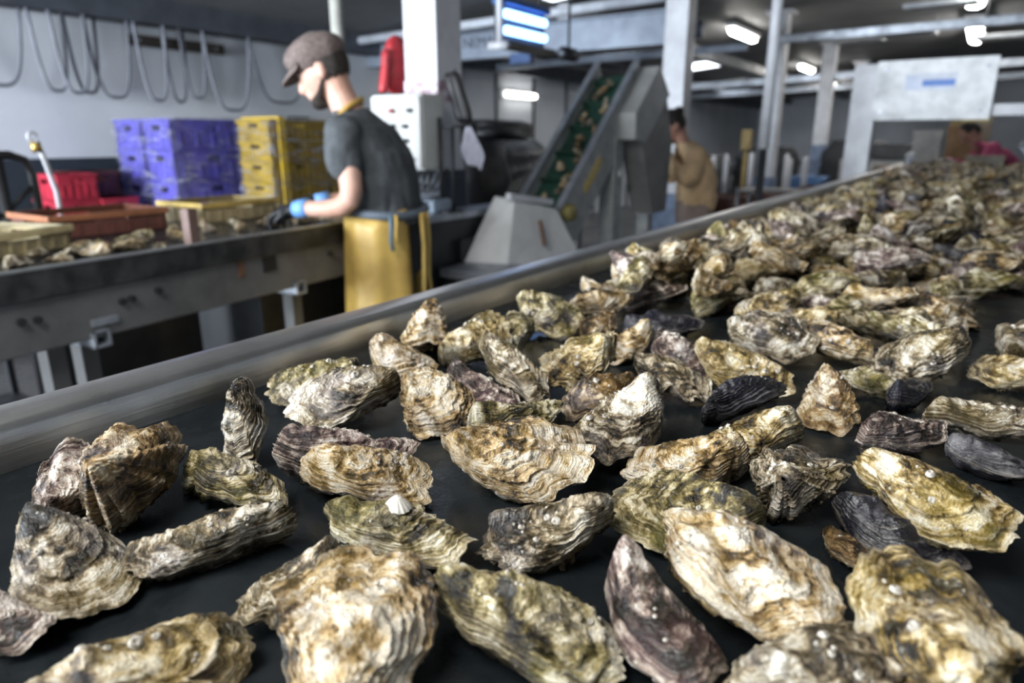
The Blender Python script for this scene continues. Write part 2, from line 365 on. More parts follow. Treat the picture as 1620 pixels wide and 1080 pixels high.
def oyster_valves(L, Wd, seed, thick=0.30, deep=0.26, frill=1.0, bend=0.0, lam=9, nt_=44, na=132, low=False):
    """two arrays of grid points (rings x angles) with growth phase: the flatter upper and the cupped lower valve.
    hinge at -x, bill at +x; every ring is one season's margin, so the rings crowd at the hinge as on a real shell"""
    rs = np.random.RandomState(seed)
    th = np.linspace(0, 2 * np.pi, na, endpoint=False)
    ct, sn = np.cos(th), np.sin(th)
    p1, p2 = rs.uniform(.35, .62), rs.uniform(.6, 1.3)
    taper = p1 + (1 - p1) * ((1 + ct) / 2) ** p2
    ring3 = np.stack([ct * 1.6, sn * 1.6, np.zeros(na)], 1)
    wob = 1 + .13 * vnoise(ring3 + seed * 3.7, seed) + .065 * frill * vnoise(ring3 * 3.1 + 9, seed + 1) + .035 * frill * vnoise(ring3 * 8 + 3, seed + 2) + .012 * vnoise(ring3 * 20, seed + 4)
    ox = L / 2 * ct * wob; oy = Wd / 2 * sn * taper * wob * 1.08
    oy = oy + bend * L * ((ox / L) ** 2 * 2 - .2)
    U = np.array([-.40 * L, bend * L * .1]); C = np.array([.04 * L, 0])
    k1 = rs.randint(5, 9)
    margin = L * .030 * frill * (np.sin(k1 * th + rs.uniform(0, 6)) * (.35 + .65 * (vnoise(ring3 + 31, seed + 5) > -.2)) * (.3 + .7 * (1 + ct) / 2)
             + 1.5 * vnoise(ring3 * 1.4 + 77, seed + 6))
    out = []
    for side in (1, -1):
        t = np.linspace(0.004, 1, nt_ if side > 0 else max(8, int(nt_ * .6))) ** .85
        T = t[:, None] * np.ones(na)[None]
        c = U[None] + (C - U)[None] * (t[:, None] ** 1.05)
        X = c[:, :1] + T * (ox - C[0])[None]
        Y = c[:, 1:] + T * (oy - C[1])[None]
        P = np.stack([X.ravel() / L, Y.ravel() / L, np.full(X.size, .37 * side)], 1)
        Tf = T.ravel(); A = np.tile(th, len(t))
        sd = seed * 7 + (0 if side > 0 else 3)
        lam_ = lam * 1.3
        warp = .10 * fbm(P * 2.2 + seed, sd, 2) + .018 * vnoise(P * 8 + seed, sd + 9)
        tw = Tf + warp * (.25 + Tf) * (1 - Tf ** 8)
        ph = tw * lam_ + .5 * vnoise(np.stack([tw * 4, P[:, 0], P[:, 1]], 1), sd + 2)
        s = ph - np.floor(ph)
        lamh = L * .0145 * (.4 + .9 * np.clip(.5 + vnoise(P * 3.3 + 40, sd + 21), 0, 1)) * frill
        li = np.floor(ph).astype(np.int64); la = .25 + 1.5 * (.5 + .5 * _h(li, li * 0 + seed, li * 0, sd))
        ag = np.clip((Tf - .30) / .5, 0, 1); ag = ag * ag * (3 - 2 * ag)
        lamh = lamh * la * 1.5 * (.30 + .70 * ag)
        lay = (s ** 3 - .25) * lamh * (1 - Tf ** 14)
        m = np.tile(margin, len(t)) * Tf ** 2.2
        edge = np.clip(1 - Tf ** 1.7, 0, 1)
        mask = (1 - Tf ** 7)
        if side > 0:
            dome = L * thick * .62 * edge ** 1.05
            Z = dome + m + L * .066 * fbm(P * 3.2 + 13, sd + 3, 2) * mask * edge ** .4 + lay
            rid = np.abs(vnoise(P * 6.5 + 4, sd + 11))
            Z = Z + L * .020 * (.45 - rid) * mask + L * .0055 * fbm(P * 19, sd + 5, 2) * (1 - Tf ** 10)
        else:
            dome = -L * deep * .62 * edge ** .75
            rib = np.sin(A * (5 + seed % 4) + 2 * vnoise(P * 3, sd + 8)) * L * .012 * Tf
            Z = dome + m - L * .004 - lay * 1.2 + (L * .035 * fbm(P * 4 + 3, sd + 3, 2) + rib + L * .006 * fbm(P * 19, sd + 5, 2)) * mask
        Z = Z + side * L * .030 * np.clip(fbm(P * 9 + 60, sd + 41, 2), -.3, 1) * (1 - ag) * mask
        push = (s ** 4) * lamh * .9 * (1 - Tf ** 14)
        dirx = (ox - C[0]) / np.maximum(1e-6, np.hypot(ox - C[0], oy)); diry = oy / np.maximum(1e-6, np.hypot(ox - C[0], oy))
        jit = L * .004 * vnoise(P * 24 + 8, sd + 31) * mask
        Xf = X.ravel() + np.tile(dirx, len(t)) * (push + jit); Yf = Y.ravel() + np.tile(diry, len(t)) * (push + jit)
        # ragged, slightly lifted last lamella
        out.append((np.stack([Xf, Yf, Z], 1), len(t), ph, s, Tf))
    tw_ = rs.uniform(-.35, .35); cv = rs.uniform(-.5, .7)
    res = []
    for V, n_, ph, s, A in out:   # A: age, 0 at the hinge to 1 at the lip
        a = tw_ * V[:, 0] / L
        y = V[:, 1] * np.cos(a) - V[:, 2] * np.sin(a); z = V[:, 1] * np.sin(a) + V[:, 2] * np.cos(a)
        z = z + cv * V[:, 0] ** 2 / L * .5
        res.append((np.stack([V[:, 0], y, z], 1), n_, ph, s, A))
    return res
def valve_faces(n_, na, off=0, flip=False, skip_cap=False):
    i = np.arange(n_ - 1)[:, None]; k = np.arange(na)[None]; l = (k + 1) % na
    q = np.stack([(i * na + k), ((i + 1) * na + k), ((i + 1) * na + l), (i * na + l)], -1).reshape(-1, 4) + off
    if flip: q = q[:, ::-1]
    return q
def mesh_np(name, V, Q, attrs, m=None):
    me = bpy.data.meshes.new(name)
    me.vertices.add(len(V)); me.vertices.foreach_set('co', V.astype(np.float32).ravel())
    me.loops.add(Q.size); me.loops.foreach_set('vertex_index', Q.astype(np.int32).ravel())
    me.polygons.add(len(Q)); me.polygons.foreach_set('loop_start', np.arange(0, Q.size, 4, dtype=np.int32))
    me.polygons.foreach_set('use_smooth', np.ones(len(Q), dtype=bool))
    me.update(calc_edges=True)
    for k, a in attrs.items():
        at = me.attributes.new(k, 'FLOAT', 'POINT'); at.data.foreach_set('value', a.astype(np.float32))
    if m: me.materials.append(m)
    return me

def shell_mat(name, stops, tint=(.35, .33, .12), tintamt=.35, white=.17, contrast=1.0, gloss=.38, spots=.5, bk=1.0):
    m, nt, b = nodes(name); L_ = nt.links
    oc = texco(nt); oi = nt.nodes.new('ShaderNodeObjectInfo')
    geo = nt.nodes.new('ShaderNodeVectorMath'); geo.operation = 'ADD'
    rv = nt.nodes.new('ShaderNodeCombineXYZ')
    rnd = math_(nt, 'MULTIPLY', oi.outputs['Random'], 37.0)
    for i in range(3): L_.new(rnd, rv.inputs[i])
    L_.new(oc, geo.inputs[0]); L_.new(rv.outputs[0], geo.inputs[1]); P = geo.outputs[0]
    def attr(n):
        a = nt.nodes.new('ShaderNodeAttribute'); a.attribute_name = n; return a.outputs['Fac']
    ph, s, ang = attr('phase'), attr('lamella'), attr('age')
    cb = nt.nodes.new('ShaderNodeCombineXYZ')
    wr = noise(nt, P, 30, 3, .55)
    L_.new(math_(nt, 'ADD', math_(nt, 'MULTIPLY', ph, 1.25), math_(nt, 'MULTIPLY', wr, 2.2)), cb.inputs[0])
    L_.new(rnd, cb.inputs[1]); L_.new(math_(nt, 'MULTIPLY', wr, 1.8), cb.inputs[2])
    streak = noise(nt, cb.outputs[0], 1.0, 4, .62)
    cl = nt.nodes.new('ShaderNodeCombineXYZ')
    L_.new(math_(nt, 'ADD', math_(nt, 'MULTIPLY', ph, 4.6), math_(nt, 'MULTIPLY', wr, 7.0)), cl.inputs[0]); L_.new(rnd, cl.inputs[1]); L_.new(math_(nt, 'MULTIPLY', wr, 3.0), cl.inputs[2])
    lines = noise(nt, cl.outputs[0], 1.0, 3, .6)
    patch = noise(nt, P, 20, 5, .60, 1.2)
    mid = noise(nt, P, 75, 4, .65, .6)
    aw = ramp(nt, math_(nt, 'ADD', ang, math_(nt, 'MULTIPLY', math_(nt, 'SUBTRACT', wr, .5), .5)), [(.38, (0, 0, 0)), (.80, (1, 1, 1))])     # growth lines show best towards the lip
    c_ = lambda v: math_(nt, 'SUBTRACT', v, .5)
    f = math_(nt, 'ADD', math_(nt, 'MULTIPLY', c_(streak), math_(nt, 'MULTIPLY_ADD', aw, .42, .30)), math_(nt, 'MULTIPLY', c_(lines), math_(nt, 'MULTIPLY_ADD', aw, .16, .05)))
    blot = noise(nt, P, 46, 4, .62, .8)
    f = math_(nt, 'ADD', f, math_(nt, 'ADD', math_(nt, 'MULTIPLY', c_(patch), .80), math_(nt, 'MULTIPLY', c_(mid), math_(nt, 'MULTIPLY_ADD', aw, -.25, .55))))
    f = math_(nt, 'ADD', f, math_(nt, 'MULTIPLY', c_(blot), math_(nt, 'MULTIPLY_ADD', aw, -.25, .60)))
    f = math_(nt, 'ADD', math_(nt, 'MULTIPLY', f, 2.75 * contrast), .50)
    col = ramp(nt, f, stops)
    tm = math_(nt, 'MULTIPLY', ramp(nt, noise(nt, P, 17, 3, .5), [(.46, (0, 0, 0)), (.66, (1, 1, 1))]), tintamt)
    col = mixc(nt, tm, col, tint, 'MIX')
    tm2 = ramp(nt, noise(nt, P, 21, 3, .55, .5), [(.54, (0, 0, 0)), (.70, (.38, .38, .38))])
    col = mixc(nt, tm2, col, mixc(nt, f, (.055, .045, .055), (.62, .60, .62)), 'MIX')
    # pale worn rims of the growth layers
    rim = math_(nt, 'MULTIPLY', ramp(nt, s, [(.70, (0, 0, 0)), (.93, (1, 1, 1))]), math_(nt, 'MULTIPLY', ramp(nt, mid, [(.40, (0, 0, 0)), (.62, (1, 1, 1))]), white))
    col = mixc(nt, rim, col, (.80, .74, .62))
    # small encrusting dots: pale tube worms and young barnacles
    vo = nt.nodes.new('ShaderNodeTexVoronoi'); vo.inputs['Scale'].default_value = 210; L_.new(P, vo.inputs['Vector'])
    dots = ramp(nt, vo.outputs['Distance'], [(.16, (1, 1, 1)), (.34, (0, 0, 0))])
    dm = math_(nt, 'MULTIPLY', dots, math_(nt, 'MULTIPLY', ramp(nt, noise(nt, P, 38, 2, .5), [(.53, (0, 0, 0)), (.64, (1, 1, 1))]), spots))
    col = mixc(nt, dm, col, (.74, .70, .60))
    lip = math_(nt, 'MULTIPLY', ramp(nt, ang, [(.93, (0, 0, 0)), (.985, (1, 1, 1))]), math_(nt, 'MULTIPLY', ramp(nt, mid, [(.36, (0, 0, 0)), (.56, (1, 1, 1))]), white * 1.3))
    col = mixc(nt, lip, col, (.66, .58, .46))
    fine = noise(nt, P, 520, 3, .7)
    col = mixc(nt, .75, col, ramp(nt, fine, [(.28, (.42, .40, .38)), (.56, (1, 1, 1))]), 'MULTIPLY')
    hs = nt.nodes.new('ShaderNodeHueSaturation'); hs.inputs['Saturation'].default_value = 1.2; L_.new(col, hs.inputs['Color'])
    L_.new(hs.outputs[0], b.inputs['Base Color'])
    L_.new(ramp(nt, patch, [(.35, (gloss - .12,) * 3), (.7, (gloss + .18,) * 3)]), b.inputs['Roughness'])
    b.inputs['Specular IOR Level'].default_value = .55
    hgt = math_(nt, 'ADD', math_(nt, 'MULTIPLY', mid, .65), math_(nt, 'ADD', math_(nt, 'MULTIPLY', fine, .14), math_(nt, 'ADD', math_(nt, 'ADD', math_(nt, 'MULTIPLY', streak, .5), math_(nt, 'MULTIPLY', lines, math_(nt, 'MULTIPLY_ADD', aw, .34, .12))), math_(nt, 'MULTIPLY', dm, .30))))
    L_.new(bump(nt, hgt, bk, .0078), b.inputs['Normal'])
    return m
BK = (.012, .010, .007)
SHELL = {
 'cream':  shell_mat('shell_cream',  [(.06, BK), (.23, (.090, .060, .033)), (.38, (.34, .235, .120)), (.54, (.57, .46, .31)), (.80, (.77, .71, .605))], (.34, .225, .06), .30),
 'grey':   shell_mat('shell_grey',   [(.13, BK), (.34, (.056, .042, .027)), (.50, (.215, .168, .11)), (.65, (.46, .40, .30)), (.88, (.76, .72, .635))], (.22, .165, .05), .32),
 'ochre':  shell_mat('shell_ochre',  [(.07, BK), (.27, (.085, .056, .021)), (.43, (.28, .205, .098)), (.59, (.53, .43, .265)), (.83, (.76, .70, .56))], (.25, .195, .055), .36),
 'olive':  shell_mat('shell_olive',  [(.13, BK), (.34, (.062, .048, .021)), (.50, (.225, .182, .088)), (.66, (.49, .42, .265)), (.89, (.82, .765, .63))], (.165, .145, .035), .46),
 'purple': shell_mat('shell_purple', [(.13, BK), (.34, (.055, .038, .034)), (.50, (.215, .160, .135)), (.65, (.49, .42, .36)), (.88, (.84, .785, .72))], (.12, .062, .068), .46),
 'brown':  shell_mat('shell_brown',  [(.13, BK), (.35, (.066, .040, .020)), (.51, (.235, .155, .078)), (.67, (.46, .345, .21)), (.90, (.80, .72, .57))], (.20, .12, .035), .38),
 'black':  shell_mat('shell_black',  [(.25, (.008, .008, .010)), (.55, (.016, .015, .018)), (.76, (.042, .040, .042)), (.95, (.15, .145, .145))], (.022, .022, .036), .4, white=.10, gloss=.22, spots=.12, bk=.45),
}
BARN = mat('barnacle_shell', (.52, .48, .41), .6, c2=(.14, .12, .095), scale=1.6)
def barnacle_mesh(seed):
    rs = np.random.RandomState(seed); n = 12; b = MB(); rings = []
    for r_, z in ((1.0, -.15), (.92, .18), (.62, .62), (.50, .70), (.36, .62), (.22, .30)):
        rings.append([Vector((r_ * (1 + .13 * math.cos(6 * 2 * math.pi * k / n + seed) + rs.uniform(-.06, .06)) * math.cos(2 * math.pi * k / n),
                              r_ * (1 + rs.uniform(-.08, .08)) * math.sin(2 * math.pi * k / n), z + rs.uniform(-.05, .05))) for k in range(n)])
    b.loft(rings); me = b.mesh('barnacle'); me.materials.append(BARN)
    me.polygons.foreach_set('use_smooth', [True] * len(me.polygons)); return me
BARN_M = [barnacle_mesh(s) for s in range(4)]

def limpet_mesh():
    b = MB(); n = 28; rings = []
    for r_, z in ((1, -.1), (.86, .16), (.6, .5), (.3, .85), (.06, 1.0)):
        rings.append([Vector((r_ * (1 + .08 * (k % 2)) * math.cos(2 * math.pi * k / n), r_ * (1 + .08 * (k % 2)) * math.sin(2 * math.pi * k / n), z)) for k in range(n)])
    me = b.loft(rings).mesh('limpet'); me.materials.append(mat('limpet_shell', (.80, .77, .70), .5, c2=(.5, .44, .36), scale=90)); return me
LIMPET = limpet_mesh()

def hero(loc, rz, L, Wd, kind, label, pitch=0, roll=0, lift=0.0, seed=0, thick=.30, deep=.24, frill=1.0, bend=0.0, lam=9, barn=5, group=None, res=1.0, face=0, limpet=0):
    """an oyster with its two valves and its larger barnacles; settled so that its lowest point rests at lift above the belt"""
    na = int(120 * res); nr = int(60 * res)
    (Va, n1, p1, s1, a1), (Vb, n2, p2, s2, a2) = oyster_valves(L, Wd, seed, thick, deep, frill, bend, lam, nr, na)
    rot = Euler((R(roll), R(pitch), 0), 'XYZ').to_matrix()
    Mz = Matrix.Rotation(rz, 3, 'Z') @ rot
    if face:
        c = Vector((-loc[0], -loc[1], 0)).normalized()
        Mz = Matrix.Rotation(R(face), 3, Vector((0, 0, 1)).cross(c)) @ Mz
    Mn = np.array(Mz)
    zmin = min((Va @ Mn.T)[:, 2].min(), (Vb @ Mn.T)[:, 2].min())
    o = empty('oyster', (loc[0], loc[1], BELT + lift - zmin - .002), 0, label, 'oyster', group)
    o.rotation_mode = 'XYZ'; o.rotation_euler = Mz.to_euler('XYZ')
    me = mesh_np('upper_valve', Va, valve_faces(n1, na), dict(phase=p1, lamella=s1, age=a1), SHELL[kind])
    up = link(bpy.data.objects.new('upper_valve', me), o)
    me2 = mesh_np('lower_valve', Vb, valve_faces(n2, na, flip=True), dict(phase=p2, lamella=s2, age=a2), SHELL[kind])
    link(bpy.data.objects.new('lower_valve', me2), o)
    rs = np.random.RandomState(seed + 900)
    if barn:
        ctr = rs.uniform(-.25, .3, (3, 2)) * np.array([[L, Wd]])
        cand = np.arange(nr // 4 * na, int(nr * .9) * na)
        d = np.min(np.linalg.norm(Va[cand][:, None, :2] - ctr[None], axis=2), axis=1)
        cand = cand[np.argsort(d + rs.uniform(0, .02, len(d)))[:max(40, barn * 14)]]
        nrm = np.zeros((len(Va), 3)); me.vertices.foreach_get('normal', (tmp := np.zeros(len(Va) * 3, np.float32))); nrm = tmp.reshape(-1, 3)
        used = []
        for i in rs.permutation(cand):
            if len(used) >= barn: break
            r_ = (.0014 + .0034 * rs.rand() ** 2) * (L / .12)
            if any(np.linalg.norm(Va[i] - q) < r_ + q2 for q, q2 in used): continue
            used.append((Va[i], r_))
            bo = link(bpy.data.objects.new('barnacle', BARN_M[rs.randint(4)]), up)
            bo.location = Va[i]; bo.rotation_mode = 'QUATERNION'
            bo.rotation_quaternion = Vector(nrm[i]).to_track_quat('Z', 'X')
            bo.scale = (r_, r_ * rs.uniform(.8, 1.1), r_ * rs.uniform(.7, 1.1))
    if limpet:
        i = int(np.argmin(np.hypot(Va[:, 0] + .02 * L, Va[:, 1] - .12 * Wd)))
        lo = link(bpy.data.objects.new('limpet', LIMPET), up); lo.location = Va[i] + np.array([0, 0, -.001]); lo.scale = (.0095, .0085, .0085)
    return o
# ================================================================ the oyster conveyor: belt, stainless sides, frame
def steel(name, c=(.50, .50, .49), rough=.30):
    m, nt, b = nodes(name); v = texco(nt)
    mp = nt.nodes.new('ShaderNodeMapping'); mp.inputs['Scale'].default_value = (60, 1.2, 60); nt.links.new(v, mp.inputs['Vector'])
    brush = noise(nt, mp.outputs[0], 4, 4, .6); blot = noise(nt, v, 9, 5, .65)
    col = ramp(nt, blot, [(.28, tuple(x * .78 for x in c)), (.6, c)])
    nt.links.new(col, b.inputs['Base Color']); b.inputs['Metallic'].default_value = .92
    nt.links.new(math_(nt, 'ADD', math_(nt, 'MULTIPLY', brush, .16), math_(nt, 'ADD', math_(nt, 'MULTIPLY', blot, .12), rough - .12)), b.inputs['Roughness'])
    nt.links.new(bump(nt, brush, .10, .004), b.inputs['Normal'])
    return m
STEEL = steel('brushed_stainless', (.52, .515, .50), .29)
def belt_mat():
    m, nt, b = nodes('wet_black_belt'); v = texco(nt)
    n = noise(nt, v, 10, 5, .62, .3); fine = noise(nt, v, 260, 3, .6); big = noise(nt, v, 3.5, 3, .5)
    nt.links.new(ramp(nt, n, [(.35, (.005, .0065, .0075)), (.70, (.013, .016, .018))]), b.inputs['Base Color'])
    nt.links.new(ramp(nt, n, [(.40, (.16,) * 3), (.62, (.42,) * 3)]), b.inputs['Roughness'])
    b.inputs['Specular IOR Level'].default_value = .22
    h = math_(nt, 'ADD', math_(nt, 'MULTIPLY', fine, .10), big)
    nt.links.new(bump(nt, h, .25, .006), b.inputs['Normal'])
    return m
XL, XR, Y0, Y1 = -.67, .34, -.75, 8.3
conv = empty('oyster_conveyor', (-.16, 3.5, 0), 0, 'long stainless steel belt conveyor carrying the heap of oysters', 'conveyor')
def world_part(o, parent):
    o.parent = parent; o.matrix_parent_inverse = Matrix.Translation(-Vector(parent.location)); return o
bb = MB().box((XL - .002, Y0, BELT - .012), (XR + .002, Y1, BELT)).build('belt', belt_mat()); world_part(bb, conv)
def rail(X, s):
    # inner wall leaning out, folded flange with a rolled outer edge
    prof = [(0, -.05), (0, 0), (-.005, .026), (-.008, .035), (-.012, .0405), (-.019, .0435), (-.030, .0445), (-.048, .0440), (-.058, .0425),
            (-.064, .038), (-.065, .031), (-.060, .026), (-.060, -.16), (-.056, -.16), (-.056, .024), (-.042, .039), (-.022, .037), (-.010, .02), (-.004, -.05)]
    b = MB(); N = 40
    rings = []
    for i in range(N + 1):
        y = Y0 + (Y1 - Y0) * i / N
        rings.append([Vector((X + s * px, y, BELT + pz)) for px, pz in prof])
    return b.loft(rings).build('side_rail', STEEL, None, smooth=False)
for X, s in ((XL, 1), (XR, -1)):
    r_ = rail(X, s); world_part(r_, conv)
    bv = r_.modifiers.new('bevel', 'BEVEL'); bv.width = .0035; bv.segments = 3; bv.limit_method = 'ANGLE'; bv.angle_limit = R(14)
    r_.data.polygons.foreach_set('use_smooth', [True] * len(r_.data.polygons))
    r_['label'] = 'folded stainless side rail'
for y in (-.5, 1.0, 2.6, 4.2, 5.8, 7.6):
    for x in (XL - .02, XR + .02):
        world_part(MB().box((x - .03, y - .03, .0), (x + .03, y + .03, BELT - .16)).build('leg', STEEL), conv)
    world_part(MB().box((XL, y - .02, BELT - .16), (XR, y + .02, BELT - .10)).build('cross_member', STEEL), conv)
# ================================================================ sorting table on the left
TT = 1.08
tab = empty('sorting_table', (-2.03, .70, 0), R(6.5), 'long grey steel sorting table with a black worn edge and bolted side', 'table')
M['panel'] = mat('scuffed_grey_panel', (.19, .19, .188), .42, .35, scale=5, c2=(.115, .117, .117))
M['table_belt'] = mat('wet_dark_table_belt', (.035, .040, .048), .22, scale=12, c2=(.015, .017, .02))
box('table_top', (-1.15, -1.6, TT - .03), (-.012, 1.42, TT), M['table_belt'], tab)
box('edge_strip', (-.016, -1.6, TT - .068), (.012, 1.42, TT + .012), mat('worn_black_edge', (.016, .017, .019), .35, scale=16, c2=(.05, .05, .05)), tab, bevel=.004)
box('edge_lip', (-.004, -1.6, TT + .011), (.013, 1.42, TT + .018), mat('bare_steel_lip', (.50, .51, .52), .3, .7), tab)
box('side_panel', (-.03, -1.6, .87), (.0, 1.42, TT - .05), M['panel'], tab, bevel=.004)
box('end_panel', (-1.15, 1.42, .87), (0, 1.44, TT), M['panel'], tab)
for y in (.02, .06, .30, .33, .42, -.4, 1.2):
    MB().tube([(0, y, .965 - .01 * math.sin(y * 9)), (.014, y, .965 - .01 * math.sin(y * 9))], .011, 8).build('bolt', M['dark_metal'], tab)
box('patch_plate', (.0, .85, .955), (.006, .91, 1.015), M['black'], tab); box('rust_streak', (.0, .735, .955), (.004, .762, 1.03), M['rust'], tab); box('dent_plate', (.0, .20, .905), (.008, .28, .925), M['galv'], tab)
LEG = mat('grey_leg', (.10, .10, .10), .5, scale=9)
for y in (-1.3, .12, .235, 1.05):
    x = -.05 if y != .235 else -.09
    box('leg', (x - .05, y - .025, 0), (x, y + .025, .90), LEG, tab)
for y in (-1.3, .235, 1.05): box('leg', (-1.1, y - .025, 0), (-1.05, y + .025, .87), LEG, tab)
for y in (.22, 1.02):
    sq = MB(); t = .008; s = .026
    for a, b in (((-.9, -s, -s), (.012, s, -s + t)), ((-.9, -s, s - t), (.012, s, s)), ((-.9, -s, -s), (.012, -s + t, s)), ((-.9, s - t, -s), (.012, s, s))): sq.box(a, b)
    q = sq.build('square_tube', M['galv'], tab); q.location = (0, y, .868)
MB().bar((-.08, -1.3, .42), (-.08, .24, .55), .04, .05).build('brace', M['galv'], tab); MB().bar((-.08, .12, .70), (-.08, 1.05, .25), .04, .04).build('brace', M['dark_metal'], tab)
box('apron_sheet', (-.6, .35, .12), (-.58, 1.0, .86), M['dark_metal'], tab); box('lower_shelf', (-1.1, -1.4, .30), (-.1, 1.3, .33), M['dark_metal'], tab)
box('upright_post', (-.055, .58, TT - .05), (-.02, .615, TT + .125), mat('brown_steel_post', (.16, .10, .085), .6), tab)
# dark plant under and behind the table
for (x0, x1, y0, y1, h, lab) in ((-3.1, -2.45, 1.75, 2.5, .80, 'dark steel tank under the far end of the sorting table'), (-2.95, -2.35, .0, .72, .62, 'dark plastic bin under the sorting table')):
    e = empty('under_table_bin', ((x0 + x1) / 2, (y0 + y1) / 2, 0), 0, lab, 'bin'); w, d = (x1 - x0) / 2, (y1 - y0) / 2
    for nm, a, b in (('bottom', (-w, -d, .02), (w, d, .05)), ('side', (-w, -d, .05), (-w + .02, d, h)), ('side', (w - .02, -d, .05), (w, d, h)), ('side', (-w + .02, -d, .05), (w - .02, -d + .02, h)), ('side', (-w + .02, d - .02, .05), (w - .02, d, h)), ('rim', (w - .02, -d, h), (w + .012, d, h + .03))):
        box(nm, a, b, M['dark_metal'], e)
    for k in (-.5, 0, .5): box('rib', (w, k * d - .012, .1), (w + .014, k * d + .012, h), M['dark_metal'], e)

# second bench behind the capped worker
b2 = empty('side_bench', (-2.12, 2.75, 0), 0, 'dark steel bench with a thin pale edge behind the capped worker', 'bench')
box('bench_top', (-.15, -.40, TT - .03), (.03, .46, TT), M['galv'], b2); box('front_panel', (.0, -.40, .30), (.025, .44, TT - .03), M['dark_metal'], b2)
box('rust_panel', (.025, .20, .78), (.030, .40, 1.0), M['rust'], b2); box('control_box', (.025, -.12, .80), (.06, .02, .95), M['black'], b2)
for y in (-.37, .43):
    for x in (-.14, -.04): box('leg', (x, y - .02, 0), (x + .04, y + .02, TT - .03), M['dark_metal'], b2)

# control cabinet on the column
cc = empty('control_cabinet', (-2.34, 2.60, 1.28), 0, 'pale grey control cabinet with round knobs mounted in front of the column', 'cabinet')
box('body', (-.17, -.07, 0), (.15, .08, .345), M['light_grey'], cc, bevel=.006); box('door', (-.165, -.085, .01), (.145, -.07, .335), mat('cabinet_door', (.54, .55, .54), .4), cc, bevel=.004)
for x, z, c in ((-.02, .27, (.35, .03, .03)), (.09, .27, (.03, .03, .03)), (-.02, .20, (.02, .02, .02)), (.06, .20, (.02, .02, .02)), (.06, .135, (.02, .02, .02)), (.06, .095, (.02, .02, .02)), (-.03, .095, (.02, .02, .02)), (.09, .05, (.02, .02, .02)), (.03, .05, (.02, .02, .02)), (-.1, .2, (.02, .25, .05)), (-.1, .1, (.02, .02, .02))):
    k = MB().tube([(x, -.085, z), (x, -.11, z)], .0105, 12).build('knob', mat('knob_%d_%d' % (x * 100, z * 100), c, .35), cc)
box('mount_bracket', (-.08, .08, .1), (.08, .155, .25), M['galv'], cc)
for i in range(7):
    x = -.12 + .04 * i; MB().tube([(x, .0, .01), (x + .005, -.01, -.07 - .02 * (i % 3)), (x + .03, 0, -.10), (x + .06, .02, -.06), (x + .07, .05, .01)], .006, 6).build('cable', M['black'], cc, True)
bx_ = empty('pump_box', (-2.20, 2.62, TT), 0, 'small pale blue pump box on the side bench under the control cabinet', 'box')
box('casing', (-.06, -.09, 0), (.06, .05, .065), mat('pale_blue_casing', (.42, .50, .60), .45), bx_, bevel=.012); MB().tube([(0, 0, .065), (0, 0, .075)], .03, 12).build('cap', M['black'], bx_)

# red jacket, black gloves and a white rag round the column
def blob_cloth(name, rings_, m, label, cat, seed, amp=.012, parent=None):
    b = MB().loft(rings_); 
    rs = np.random.RandomState(seed); V = np.array([tuple(p) for p in b.v]); N = fbm(V * 14 + seed, seed, 2)[:, None]; c = V.mean(0)
    d = V - np.array([c[0], c[1], 0]); d[:, 2] = 0; d /= np.maximum(1e-4, np.linalg.norm(d, axis=1))[:, None]
    b.v = [tuple(p) for p in V + d * N * amp]
    o = b.build(name, m, parent, True); 
    s_ = o.modifiers.new('sub', 'SUBSURF'); s_.levels = s_.render_levels = 1
    if label: tag(o, label, cat)
    return o
rj = empty('red_jacket', (-2.58, 2.80, 1.64), 0, 'red waterproof jacket hanging on the white column', 'jacket')
MJ = mat('red_oilskin', (.50, .035, .045), .38, scale=9, c2=(.22, .012, .018), bmp=.3)
blob_cloth('jacket_body', [ring((0, 0, z), a, b, 18) for z, a, b in ((.0, .045, .07), (.06, .05, .08), (.14, .052, .085), (.20, .055, .09), (.26, .045, .075), (.29, .02, .03))], MJ, None, None, 4, .018, rj)
blob_cloth('sleeve', [ring((.005, -.085 - .01 * i, .22 - .055 * i), .028, .024, 12) for i in range(5)], MJ, None, None, 5, .008, rj)
MB().tube([(.03, 0, .29), (.09, 0, .30)], .008, 8).build('hook', M['galv'], rj)
bg = empty('black_glove', (-2.17, 2.70, 1.45), 0, 'pair of long black rubber gloves hanging at the column beside the cabinet', 'gloves')
for i, (x, y) in enumerate(((0, 0), (.045, -.02))):
    blob_cloth('gauntlet', [ring((x + .02 * k, y, .28 - .06 * k), .032 + .004 * (k % 2), .024, 12) for k in range(5)], M['black'], None, None, 8 + i, .010, bg)
    for f in range(4): MB().tube([(x + .08 + .012 * f, y - .01 + .006 * f, .04), (x + .085 + .016 * f, y - .012, -.01), (x + .08 + .018 * f, y - .01, -.05)], [.011, .010, .007], 8).build('finger', M['black'], bg, True)
MB().tube([(.01, 0, .27), (.0, .06, .29)], .006, 8).build('hook', M['galv'], bg)
st = empty('dark_stand', (-2.135, 2.62, TT), 0, 'dark slim steel stand holding the white rag beside the cabinet', 'stand')
MB().tube([(-.03, 0, 0), (-.03, 0, .44)], .011, 10).build('upright', M['dark_metal'], st, True); MB().tube([(.02, .03, 0), (.02, .03, .40)], .009, 10).build('upright', M['dark_metal'], st, True)
MB().tube([(-.03, 0, .40), (.02, .03, .40), (.13, .02, .405)], .008, 8).build('arm', M['dark_metal'], st, True); box('foot', (-.07, -.05, 0), (.05, .06, .012), M['dark_metal'], st)
rg = MB(); nx, nz = 8, 12; vv = []; ff = []
